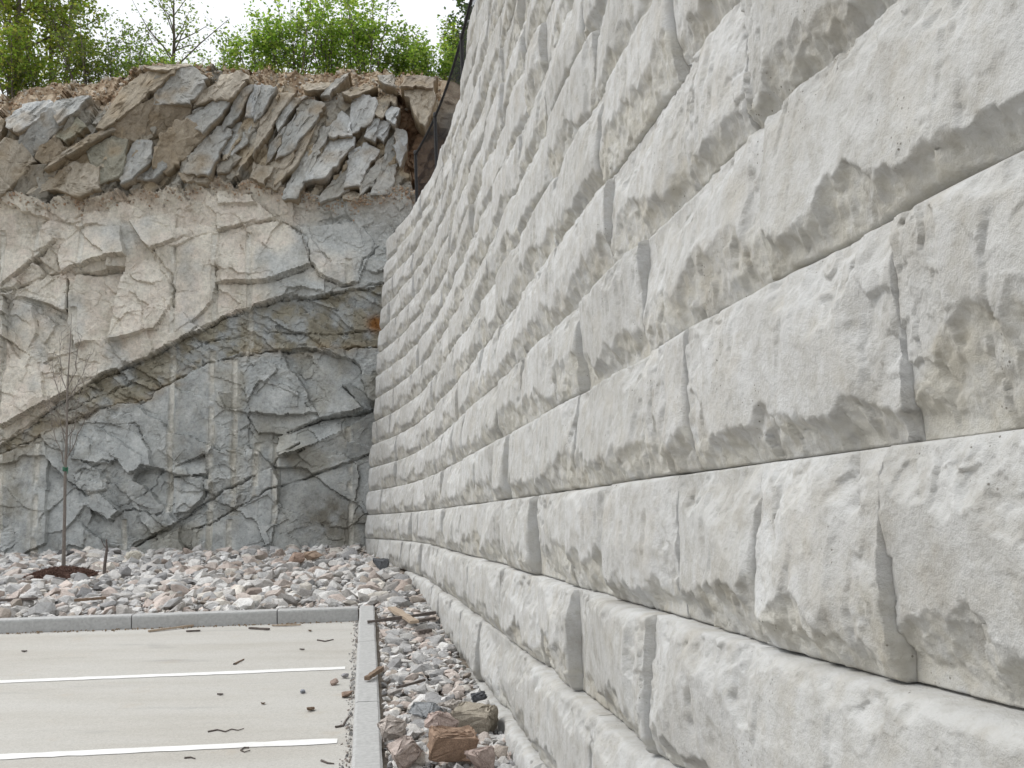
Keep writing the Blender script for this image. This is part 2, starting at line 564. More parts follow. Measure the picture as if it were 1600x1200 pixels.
def block_mesh(w, nx, nz, seed):
    r = np.random.default_rng(seed)
    h = BH - 0.006
    u = np.linspace(0, w, nx); v = np.linspace(0, h, nz)
    U, V = np.meshgrid(u, v, indexing='ij')
    ox, oy = r.uniform(0, 500, 2)
    wu = U + 0.016 * fbm(U * 8 + ox, V * 8 + oy, seed, 2) + 0.014 * fbm(U * 30 + ox, V * 30 + oy, seed + 2, 3, .6)
    wv = V + 0.020 * fbm(U * 8 + oy, V * 8 + ox, seed + 5, 2) + 0.016 * fbm(U * 34 + oy, V * 34 + ox, seed + 7, 3, .6)
    D = 0.12
    # broad split faces
    H = D + r.uniform(-.02, .02) * (wu - w / 2) + r.uniform(-.13, -.03) * (wv - h / 2)
    for _ in range(r.integers(2, 5)):
        a, b = r.uniform(-.09, .09), r.uniform(-.24, .10)
        u0, v0 = r.uniform(0, w), r.uniform(.15, h - .1)
        H = np.minimum(H, D + r.uniform(0.002, .016) + a * (wu - u0) + b * (wv - v0))
    H = H + 0.005 * fbm(U * 3.2 + ox, V * 3.2 + oy, seed + 9, 3)
    plate = H.copy()
    def chip_off(H, x, dmax, l, k):
        x = np.clip(x, 0, None)
        return np.minimum(H, plate - dmax * (1 - np.exp(-x / l)) - k * x)
    # scalloped chips off the bottom edge, more on some blocks than on others
    bf = r.uniform(.75, 1.2)
    u0 = r.uniform(-.05, .03); lvl = r.uniform(.07, .19)
    while u0 < w + .06:
        lvl = np.clip(lvl + r.uniform(-.05, .05), .07, .22)
        H = chip_off(H, lvl - wv - r.uniform(4, 20) * (wu - u0 - r.uniform(-.4, .4) * (wv - .1)) ** 2, bf * r.uniform(.014, .030), r.uniform(.014, .05), bf * r.uniform(.08, .22))
        u0 += r.uniform(.025, .11)
    Hb = H.copy()
    for _ in range(int(w * 16)):                          # second generation lower down
        u0 = r.uniform(0, w); lv = r.uniform(.02, .09)
        H = chip_off(H, lv - wv - r.uniform(6, 24) * (wu - u0) ** 2, r.uniform(.026, .044), .012, .28)
    # chips off the top edge
    u0 = r.uniform(-.05, .08); lvl = r.uniform(.05, .10)
    while u0 < w + .06:
        lvl = np.clip(lvl + r.uniform(-.055, .055), .015, .20)
        H = chip_off(H, lvl - (h - wv) - r.uniform(3, 18) * (wu - u0 - r.uniform(-.4, .4) * (h - wv)) ** 2, r.uniform(.008, .020), r.uniform(.008, .035), r.uniform(.08, .22))
        u0 += r.uniform(.03, .12)
    # flakes off both ends, seldom large
    for side in (0, 1):
        x = wu if side == 0 else w - wu
        big = r.random() < .55
        for _ in range(r.integers(4, 8)):
            vi = r.uniform(0, h); ui = r.uniform(.05, .20) if big else r.uniform(.0, .05)
            H = chip_off(H, ui - x - r.uniform(.4, 3) * (wv - vi) ** 2, r.uniform(.005, .016) if big else .006, r.uniform(.008, .03), r.uniform(.02, .10))
    # thin vertical spalls inside the face
    for _ in range(r.integers(4, 11)):
        uc, vc = r.uniform(.05, w - .05), r.uniform(.1, h - .08)
        q = wu - uc - r.uniform(-.3, .3) * (wv - vc)
        H = H - r.uniform(.003, .010) * np.where(q < 0, np.exp(-(q / .004) ** 2), np.exp(-(q / r.uniform(.012, .05)) ** 2)) * np.exp(-((wv - vc) / r.uniform(.04, .12)) ** 4)
    # every course is undercut along its foot
    H = chip_off(H, .085 + .035 * fbm(U * 8 + ox, U * 0 + oy, seed + 80, 4, .6) - wv, .034, .022, .28)
    f1, _ = facets(wu / .070 + ox, wv / .085 + oy, seed + 20, 1.0, 0, 0, U / .070 + ox, V / .085 + oy)
    f2, _ = facets(wu / .026 + oy, wv / .036 + ox, seed + 30, 1.0, 0, 0, U / .026 + oy, V / .036 + ox)
    rough = np.clip((plate - H) / .02, 0.20, 1.0)        # broken chips are rougher than the split face
    H = H + 0.0115 * f1 * rough + 0.0032 * f2 * rough + 0.0016 * fbm(U * 26, V * 26, seed + 40, 4, .6)
    H = np.maximum(H, D - .082 + .006 * f1)
    # rounded arrises
    def arris(x, rad):
        q = np.clip(x / rad, 0, 1)
        return D - rad + rad * np.sqrt(np.clip(1 - (1 - q) ** 2, 0, 1)) + np.clip(x - rad, 0, 9) * 3
    jig = 0.010 * fbm(U * 6 + ox, V * 6, seed + 50, 3)
    for e in (arris(np.maximum(h - V + jig * .3, 0), .074), arris(np.maximum(V + jig * .2, 0), .064), arris(np.maximum(U + jig * .5, 0), .024), arris(np.maximum(w - U + jig * .5, 0), .024)):
        d = H - e                                        # smooth minimum
        kk = 0.006
        q = np.clip(0.5 + 0.5 * d / kk, 0, 1)
        H = H * (1 - q) + e * q - kk * q * (1 - q)
    H = np.maximum(H, 0.018)
    verts = np.stack([U, -H + 0.055, V], -1).reshape(-1, 3)
    idx = np.arange(nx * nz).reshape(nx, nz)
    F = [np.stack([idx[:-1, :-1].ravel(), idx[1:, :-1].ravel(), idx[1:, 1:].ravel(), idx[:-1, 1:].ravel()], 1)]
    ring = np.concatenate([idx[:, 0], idx[-1, 1:], idx[::-1, -1][1:], idx[0, ::-1][1:-1]])
    back = verts[ring].copy(); back[:, 1] = 0.26
    nb = len(verts) + np.arange(len(ring))
    F.append(np.stack([ring, nb, np.roll(nb, -1), np.roll(ring, -1)], 1))
    chip_warm = np.clip((plate - Hb) / .018, 0, 1) * np.clip(.70 + 1.1 * fbm(U * 7 + ox, V * 7 + oy, seed + 70, 3) + .9 * fbm(U * 45, V * 45, seed + 71, 3), 0, 1.1)
    tint = 1 + chip_warm[..., None] * np.array((-.004, -.026, -.085))          # chips off the bottom edge tinted warmer, in grainy patches
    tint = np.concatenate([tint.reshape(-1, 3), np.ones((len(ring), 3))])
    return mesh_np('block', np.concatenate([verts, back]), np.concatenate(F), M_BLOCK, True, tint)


wall = add('retaining_wall', None, loc=(0, 0, 0))
tag(wall, 'tall curved retaining wall of pale rough-faced concrete blocks in leaning courses', 'retaining wall')
Y_END = 20.45
near_joints = {-3: [0.9, 2.05, 3.2, 4.35, 5.5, 6.65, 7.8, 9.0],
               -2: [0.75, 1.9, 3.05, 4.28, 5.5, 7.07, 8.2],
               -1: [0.35, 1.48, 2.63, 3.54, 4.84, 5.63, 7.07, 8.39],
               0: [0.9, 2.03, 2.61, 3.34, 4.2, 4.92, 6.05, 7.2, 8.35, 9.98],
               1: [0.85, 2.0, 3.17, 3.66, 4.97, 6.1, 7.25],
               2: [0.3, 1.45, 2.61, 3.83, 4.95],
               3: [0.5, 1.65, 2.76, 3.29, 4.45]}
ends = {-3: 9.0, -2: 16.5}
nblk = 0
for k in range(-3, 14):
    lim = ends.get(k, Y_END - 0.012 * k)
    js = list(near_joints.get(k, []))
    if not js:
        js = [1.2 + 0.58 * (k % 2) + rng.uniform(-.08, .08)] if k < 13 else [5.0]
    if k >= 5: js = [max(js[0], 2.0 + 0.58 * (k % 2) + 0.28 * (k - 5))]
    if k == 13:
        js = [5.6]
        lim = 12.25
    while js[-1] < lim - 0.25:
        e = 1e-2
        dX = (wall_x(js[-1] + e) - wall_x(js[-1])) / e
        st = 1.168 if rng.random() > 0.10 else 0.584
        js.append(min(js[-1] + st / math.hypot(1, dX), lim))
        if lim - js[-1] < 0.3: js[-1] = lim
    for y0, y1 in zip(js[:-1], js[1:]):
        A, _ = wall_pt(y0, k + 0.5); B, _ = wall_pt(y1, k + 0.5)
        L = float(np.linalg.norm(B - A))
        w = L - 0.006
        T = (A - B) / L                              # local x axis points back towards the camera
        ym = 0.5 * (y0 + y1)
        dist = math.hypot(ym, max(0, (k - 1) * BH)) 
        dens = np.clip(250 / max(ym, 1.0) ** 0.62, 40, 210)
        nx = int(np.clip(w * dens, 16, 230)); nz = int(np.clip(BH * dens * 1.15, 18, 105))
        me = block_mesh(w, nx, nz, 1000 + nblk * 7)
        o = add('block', me, wall)
        o.location = (B[0] + T[0] * .003, B[1] + T[1] * .003, ZB + BH * k + 0.003 + rng.uniform(-.0015, .0015))
        o.rotation_euler = (0, 0, math.atan2(T[1], T[0]) + rng.uniform(-.006, .006))
        nblk += 1
print('blocks', nblk)

# ------------------------------------------------------------------ rock cut behind the lot
CY0, CLEAN = 20.95, 0.10


def cliff_pt(u, v):
    d = ray(u, v)
    # plane Y = CY0 + CLEAN*(Z-1.2)
    t = (CY0 + CLEAN * (EYE[2] - 1.2)) / (d[..., 1] - CLEAN * d[..., 2])
    return EYE + d * t[..., None]


TOPU = [-700, -300, 0, 60, 110, 165, 190, 235, 290, 330, 380, 430, 500, 560, 620, 680, 740, 900]
TOPV = [150, 152, 150, 141, 131, 132, 121, 106, 99, 107, 113, 113, 119, 112, 118, 125, 130, 130]
us = np.concatenate([np.arange(-620, -10, 12.0), np.arange(-10, 690, 1.8), np.arange(690, 860, 10.0)])
ts = np.linspace(0, 1, 420)
Ug, Tg = np.meshgrid(us, ts, indexing='ij')
vt = np.interp(Ug, TOPU, TOPV) + 5 * fbm(Ug / 22, Ug * 0, 3, 4, .6)
Vg = vt + (905 - vt) * Tg
PXM = 0.0133                                          # metres per photo pixel on the rock face
wU = Ug + 10 * fbm(Ug / 34, Vg / 34, 11, 4, .55)
wV = Vg + 10 * fbm(Ug / 34, Vg / 34, 12, 4, .55)
dep = np.zeros_like(Ug)
# ledge line under the tilted slabs, seam lines
LEDGE = 16 * fbm(Ug / 26, Ug * 0 + 3, 23, 4, .6) + np.interp(Ug, [-700, 0, 60, 150, 260, 340, 420, 480, 560, 640, 720], [318, 312, 312, 306, 292, 285, 292, 312, 312, 296, 300])
SEAM_A = [(-400, 800), (0, 690), (30, 672), (60, 652), (130, 602), (190, 575), (270, 537), (300, 519), (345, 497), (385, 481), (430, 468), (455, 462), (490, 466), (525, 455), (600, 440), (760, 430)]
SEAM_B = [(-400, 830), (0, 706), (40, 690), (110, 655), (140, 640), (175, 630), (225, 627), (240, 611), (270, 592), (330, 562), (420, 546), (500, 542), (590, 540), (760, 530)]
seamA = np.interp(wU, *zip(*SEAM_A)); seamB = np.interp(wU, *zip(*SEAM_B))
upper = Vg < LEDGE
mid = (~upper) & (wV < seamA)
band = (wV >= seamA) & (wV < seamB)
low = wV >= seamB
# random planar breakage, different grain in every zone
cs, sn = math.cos(math.radians(-25)), math.sin(math.radians(-25))
ru, rv = wU * cs - wV * sn, wU * sn + wV * cs
su, sv = Ug * cs - Vg * sn, Ug * sn + Vg * cs
fa, ea = facets(ru / 105, rv / 68, 41, 0.8, 0.05, 0.06, su / 105, sv / 68)
fb, eb = facets(ru / 42 + 7, rv / 30 + 3, 51, 0.9, 0, 0, su / 42 + 7, sv / 30 + 3)
fc, ec = facets(wU / 15 + 7, wV / 12 + 3, 61, 0.9, 0, 0, Ug / 15 + 7, Vg / 12 + 3)
fh, eh = facets(ru / 7 + 1, rv / 5 + 2, 65, 0.8)
csb, snb = math.cos(math.radians(-27)), math.sin(math.radians(-27))
bu, bv = wU * csb - wV * snb, wU * snb + wV * csb
fd, ed = facets(bu / 70, bv / 9, 71, 0.5)
cst, snt = math.cos(math.radians(28)), math.sin(math.radians(28))
tu, tv = wU * cst + wV * snt, -wU * snt + wV * cst
fe, ee = facets(tu / 15, tv / 70, 81, 0.6)
amp = np.clip(.75 + 2.2 * fbm(Ug / 75, Vg / 75, 27, 2), .12, 1.5)        # smooth blasted planes next to shattered patches
dep += np.where(mid, 0.20 * fa + 0.095 * fb * amp + 0.026 * fc * amp + 0.010 * fh * amp, 0)
dep += np.where(low, 0.20 * fa + 0.085 * fb * amp + 0.026 * fc * amp + 0.010 * fh * amp - 0.08, 0)
dep += np.where(band, 0.10 * fd + 0.03 * fc - 0.16, 0)
dep += np.where(upper, 0.28 * fe + 0.06 * fc + 0.05, 0)
dep += 0.012 * fbm(Ug / 9, Vg / 9, 91, 4, .6) * amp + 0.006 * fbm(Ug / 3.0, Vg / 3.0, 95, 3, .6)
# shaped facets: outline, how proud, slope right, slope down (m per pixel)
REG = [
    ([(0, 365), (85, 369), (72, 391), (0, 449)], .16, .001, .0015),
    ([(88, 383), (128, 351), (187, 351), (196, 398), (141, 409), (120, 417), (99, 428)], .24, .0012, .003),
    ([(107, 432), (195, 414), (184, 455), (165, 527), (117, 540), (107, 487)], -.12, -.0030, .0010),
    ([(195, 401), (240, 393), (269, 433), (267, 473), (243, 516), (173, 535), (187, 449)], .16, -.0008, .0012),
    ([(0, 455), (60, 440), (104, 430), (106, 487), (60, 470)], .10, .0015, .002),
    ([(5, 460), (50, 480), (60, 520), (30, 560), (5, 530)], -.10, .004, -.001),
    ([(0, 525), (105, 590), (110, 612), (0, 668)], .20, .001, .002),
    ([(200, 345), (270, 330), (275, 375), (235, 390), (213, 362)], .20, -.001, .0025),
    ([(272, 385), (340, 362), (335, 470), (275, 520), (272, 450)], .06, .001, .0005),
    ([(340, 362), (430, 345), (478, 372), (487, 412), (430, 438), (345, 442)], .18, .0005, .001),
    ([(335, 443), (430, 440), (487, 416), (500, 440), (455, 458), (385, 478), (330, 492)], -.03, .0005, .001),
    ([(340, 300), (395, 305), (400, 322), (342, 322)], .18, 0, .002),
    ([(340, 324), (402, 324), (402, 345), (338, 362)], .12, 0, .002),
    ([(470, 358), (560, 345), (585, 375), (560, 440), (535, 445), (500, 432), (487, 412)], .22, -.001, .0005),
    ([(433, 682), (497, 654), (592, 637), (543, 667), (487, 699), (465, 707), (436, 713)], .16, 0, .006),
    ([(465, 710), (543, 667), (592, 639), (583, 705), (535, 721), (487, 729)], .20, -.001, -.003),
    ([(436, 755), (540, 723), (600, 705), (600, 890), (433, 880), (417, 830), (449, 809), (433, 787)], -.12, .0002, .0006),
    ([(481, 635), (532, 603), (567, 638), (497, 655)], .10, .001, .001),
    ([(532, 600), (560, 608), (590, 636), (567, 638)], .02, -.004, -.001),
    ([(407, 595), (471, 622), (497, 655), (449, 678), (401, 675), (380, 643)], .02, .0006, .0008),
    ([(269, 747), (317, 742), (317, 774), (293, 801), (272, 803)], .14, .0005, .001),
    ([(275, 729), (320, 710), (322, 739), (270, 746)], -.02, 0, .006),
    ([(128, 657), (171, 659), (203, 673), (227, 681), (235, 707), (240, 729), (203, 739), (184, 718), (171, 723), (147, 723), (112, 718)], .14, .0005, .0022),
    ([(112, 739), (165, 747), (163, 766), (139, 774), (117, 761)], .10, .0005, .0015),
    ([(61, 811), (107, 761), (160, 774), (187, 798), (171, 814), (133, 790), (101, 830), (64, 835)], .08, .002, .002),
    ([(203, 853), (235, 836), (270, 822), (320, 785), (320, 797), (270, 832), (232, 850), (206, 858)], -.30, 0, 0),
    ([(300, 826), (360, 800), (420, 775), (436, 790), (425, 850), (300, 880)], .05, .0005, .0012),
    ([(20, 700), (70, 690), (72, 850), (20, 870)], .02, .001, .0004),
]
for poly, d0, gu, gv in REG:
    pts = np.array(poly, float)
    m = in_poly(wU * .45 + Ug * .55, wV * .45 + Vg * .55, poly)
    uc, vc = pts.mean(0)
    dep = np.where(m, .42 * d0 + 1.5 * gu * (Ug - uc) + 1.5 * gv * (Vg - vc) + .50 * dep, dep)
CRACKS = [
    ([(240, 390), (243, 405), (268, 430), (269, 470), (255, 500), (245, 517)], 1.6, .10),
    ([(-5, 458), (40, 442), (65, 430), (98, 424), (120, 425), (137, 426), (190, 417)], 2.2, .14),
    ([(235, 391), (280, 375), (340, 362), (390, 351), (430, 345)], 2.0, .10),
    ([(440, 345), (480, 370), (487, 412), (500, 432), (535, 445), (557, 440), (570, 405), (590, 385)], 1.8, .10),
    ([(335, 443), (385, 442), (430, 438), (470, 425), (487, 414)], 1.6, .08),
    ([(200, 857), (235, 838), (270, 822), (300, 797), (320, 783), (345, 768), (380, 752), (420, 732), (432, 715), (470, 695)], 2.2, .14),
    ([(449, 678), (497, 655), (540, 648), (592, 637)], 2.0, .12),
    ([(300, 827), (330, 816), (365, 795), (390, 782), (430, 760), (500, 737), (545, 722), (592, 704)], 1.8, .12),
    ([(155, 665), (210, 660), (225, 690), (235, 705), (240, 725), (248, 735), (240, 755), (225, 775), (185, 790)], 1.4, .07),
    ([(110, 755), (130, 772), (145, 770), (165, 765), (168, 752)], 1.6, .08),
    ([(115, 737), (130, 731), (140, 736), (147, 726), (160, 720), (172, 723)], 1.8, .10),
    ([(160, 775), (187, 798), (205, 795), (245, 805), (262, 792)], 1.4, .07),
    ([(479, 632), (497, 655)], 1.5, .08),
    ([(320, 742), (317, 775)], 1.4, .08),
    ([(268, 735), (266, 800)], 1.4, .08),
    (SEAM_A, 1.8, .09), (SEAM_B, 2.2, .12),
    ([(100, 640), (190, 600), (260, 562), (330, 530), (420, 515), (520, 520), (600, 515)], 1.6, .08),
    ([(85, 369), (72, 391), (20, 432)], 1.8, .08),
    ([(88, 383), (92, 412), (99, 428)], 1.4, .07),
    ([(60, 350), (110, 340), (160, 325), (205, 312)], 1.6, .08),
]
jU = Ug + 4 * fbm(Ug / 9, Vg / 9, 121, 3); jV = Vg + 4 * fbm(Ug / 9, Vg / 9, 122, 3)
for line, wd, dp in CRACKS:
    q = seg_dist(jU, jV, line)
    dep -= dp * np.exp(-(q / (wd * .62)) ** 2) * np.clip(.75 + 1.6 * fbm(Ug / 28 + wd, Vg / 28 + dp * 90, 125, 3), .1, 1.2)
# half drill holes
HOLES = [(3, 360, 880, -8), (60, 330, 400, -2), (55, 690, 880, -6), (127, 345, 415, -1), (116, 480, 560, -2), (270, 385, 520, -3), (268, 535, 800, -8), (330, 545, 880, -6),
         (366, 560, 790, -6), (335, 365, 500, -3), (390, 365, 540, -2), (400, 690, 760, -2), (430, 690, 820, -4), (545, 405, 445, 0), (545, 665, 690, 0), (547, 720, 885, 2), (357, 812, 880, -2), (325, 800, 870, -2), (190, 810, 870, -2)]
hole_c = np.zeros_like(Ug)
for x0, v0, v1, sl in HOLES:
    xx = x0 + sl * (Vg - v0) / 500 + 1.2 * fbm(Vg / 25, Vg * 0 + x0, 133, 2)
    q = np.abs(Ug - xx)
    mk = ((Vg > v0) & (Vg < v1)) * np.clip((fbm(Ug / 30, Vg / 26, 135, 3) + .52) * 3.2, 0, 1)
    dep -= 0.055 * np.sqrt(np.clip(1 - (q / 5.0) ** 2, 0, 1)) * mk
    hole_c = np.maximum(hole_c, np.clip(1.2 - (q / 4.6) ** 2, 0, 1) * mk)
# the face swells out to carry the slabs
dep += np.where(upper, 0, .24 * np.exp(-np.clip(Vg - LEDGE, 0, 999) / 22))
# ground slope of the soil lip on top
lip = np.clip((vt + 46 - Vg) / 46, 0, 1) * np.interp(Ug, [-200, 0, 170, 230, 260, 380, 430, 700], [1, 1, 1, .2, .15, .3, .8, 1])
dep += np.where(~upper, 0.20 * np.clip(1 - (Vg - LEDGE) / 30, 0, 1) * 0, 0)
gully = in_poly(wU, wV, [(622, 150), (650, 165), (668, 200), (760, 200), (760, 330), (655, 320), (640, 270), (622, 262)])
dep = np.where(gully, dep - .35, dep)
base = cliff_pt(Ug, Vg)
outv = np.array([0.06, -0.995, 0.08])
Pc = base + dep[..., None] * outv
vray = base - EYE
vray /= np.linalg.norm(vray, axis=-1, keepdims=True)
Pc = Pc + vray * (1.5 * lip ** 1.2)[..., None]          # the soil lip slopes up and back at about twenty degrees
# stone colours
mixn = fbm(Ug / 60, Vg / 60, 141, 4) ; n2 = fbm(Ug / 18, Vg / 18, 142, 4)
def colr(r, g_, b): return np.array([r, g_, b])
beige = colr(.66, .625, .555); pinkb = colr(.65, .59, .525); grey = colr(.37, .385, .385); greyl = colr(.475, .49, .485); olive = colr(.29, .27, .215); slabg = colr(.35, .335, .30); tan = colr(.40, .335, .245)
def blend(c0, c1, f): return c0 * (1 - f[..., None]) + c1 * f[..., None]
col = np.zeros(Ug.shape + (3,))
cm = blend(np.broadcast_to(beige, col.shape), pinkb, np.clip(.4 + 1.6 * n2, 0, 1))
cm = blend(cm, greyl, np.clip((Ug - 400) / 130 + mixn * 1.2, 0, 1) * np.clip(1.3 - np.abs(Vg - 420) / 200, 0, 1))
cm = blend(cm, greyl, np.clip(mixn * 2.2 - .2, 0, .7))
cl = blend(np.broadcast_to(grey, col.shape), greyl, np.clip(.45 + 1.8 * n2, 0, 1))
cl = blend(cl, olive, np.clip(mixn * 1.8 - .15, 0, .55))
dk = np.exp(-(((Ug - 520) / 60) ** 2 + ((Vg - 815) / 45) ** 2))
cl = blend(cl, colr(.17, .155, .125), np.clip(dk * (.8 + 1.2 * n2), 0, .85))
cb = blend(np.broadcast_to(olive, col.shape), grey, np.clip(.42 + 2 * n2, 0, 1))
cu = blend(np.broadcast_to(slabg, col.shape), tan, np.clip(.35 + 2.2 * mixn + n2, 0, 1))
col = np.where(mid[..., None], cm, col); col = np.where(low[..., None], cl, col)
col = np.where(band[..., None], cb, col); col = np.where(upper[..., None], cu, col)
# rusty stain along the seam, on the left of it and under it
sd = seg_dist(wU, wV, SEAM_B)
stn = np.clip(1 - sd / 16, 0, 1) * np.clip((fbm(Ug / 30, Vg / 12, 151, 4) + .25) * 1.8, 0, 1)
col = blend(col, colr(.33, .26, .175), stn * .6)
leftst = np.exp(-(((Ug - 60) / 90) ** 2 + ((Vg - (seamA + 25)) / 28) ** 2))
col = blend(col, colr(.36, .31, .23), np.clip(leftst, 0, 1) * .6)
rust = np.exp(-(((Ug - 587) / 13) ** 2 + ((Vg - 503) / 12) ** 2))
col = blend(col, colr(.28, .125, .035), np.clip(rust * 1.3, 0, .95))
# scree of pale crumbs on the ledge
cr_ = np.clip(1 - np.abs(Vg - LEDGE - 8) / 16, 0, 1) * np.clip((n2 + .2) * 2, 0, 1)
col = blend(col, colr(.42, .33, .245), cr_ * .6)
soil = np.clip(lip * 2.2 + 1.4 * n2, 0, 1) * (lip > .02)
col = blend(col, blend(np.broadcast_to(colr(.27, .195, .13), col.shape), colr(.46, .375, .28), np.clip(.35 + 3 * fbm(Ug / 6, Vg / 6, 161, 3), 0, 1)), soil)
col = np.where(gully[..., None], blend(np.broadcast_to(colr(.155, .095, .058), col.shape), colr(.24, .165, .11), np.clip(.5 + 2 * n2, 0, 1)), col)
col = blend(col, colr(.67, .655, .605), hole_c * .85)
blur = np.zeros_like(Ug)                              # grey drilling dust washed down beside the holes
for x0, v0, v1, sl in HOLES:
    blur = np.maximum(blur, np.exp(-((Ug - x0 + 2) / 15) ** 2) * ((Vg > v0) & (Vg < v1 + 15)) * np.clip(.3 + 2.4 * fbm(Ug / 9, Vg / 45, 139, 3), 0, 1))
col = blend(col, colr(.54, .515, .455), blur * .45)
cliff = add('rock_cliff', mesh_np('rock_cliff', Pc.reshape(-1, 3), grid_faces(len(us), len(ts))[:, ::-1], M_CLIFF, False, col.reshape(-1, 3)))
tag(cliff, kind='structure')

# hill top behind the edge: joins the last row of the cliff, falls away out of sight, then rises
edge = Pc[:, 0, :]
rows = [edge]
for dy, dz in ((1.2, 0.10), (3, .22), (7, .5), (14, 1.0), (40, 2.0), (120, 3.0)):
    r_ = edge.copy(); r_[:, 1] += dy; r_[:, 2] = edge[:, 2] * max(0, 1 - dy / 10) + edge[:, 2].mean() * min(1, dy / 10) + dz * .6 + .12 * rng.standard_normal(len(edge))
    if dy > 10: r_[:, 0] *= 1 + dy / 40
    rows.append(r_)
HT = np.stack(rows, 1)[::3]
hill = add('hill', mesh_np('hill', HT.reshape(-1, 3), grid_faces(HT.shape[0], HT.shape[1]), M_SOIL, True))
tag(hill, kind='structure')
# banked earth behind the wall
BY = [-4, 0, 4, 8, 11.5, 14, 17, 20.4]
V = []
for y in BY:
    P0, n_ = wall_pt(y, 13, 0.2)
    zt = ZB + BH * 13 - 0.12
    for q, z in ((0.0, zt - 6.5), (0.0, zt), (1.2, zt - .02), (4, zt + .05), (12, zt + .3), (40, zt + .6)):
        V.append((P0[0] + n_[0] * q, P0[1] + n_[1] * q, z))
bank = add('backfill', mesh_np('backfill', V, grid_faces(len(BY), 6), M_SOIL, True))
tag(bank, kind='structure')

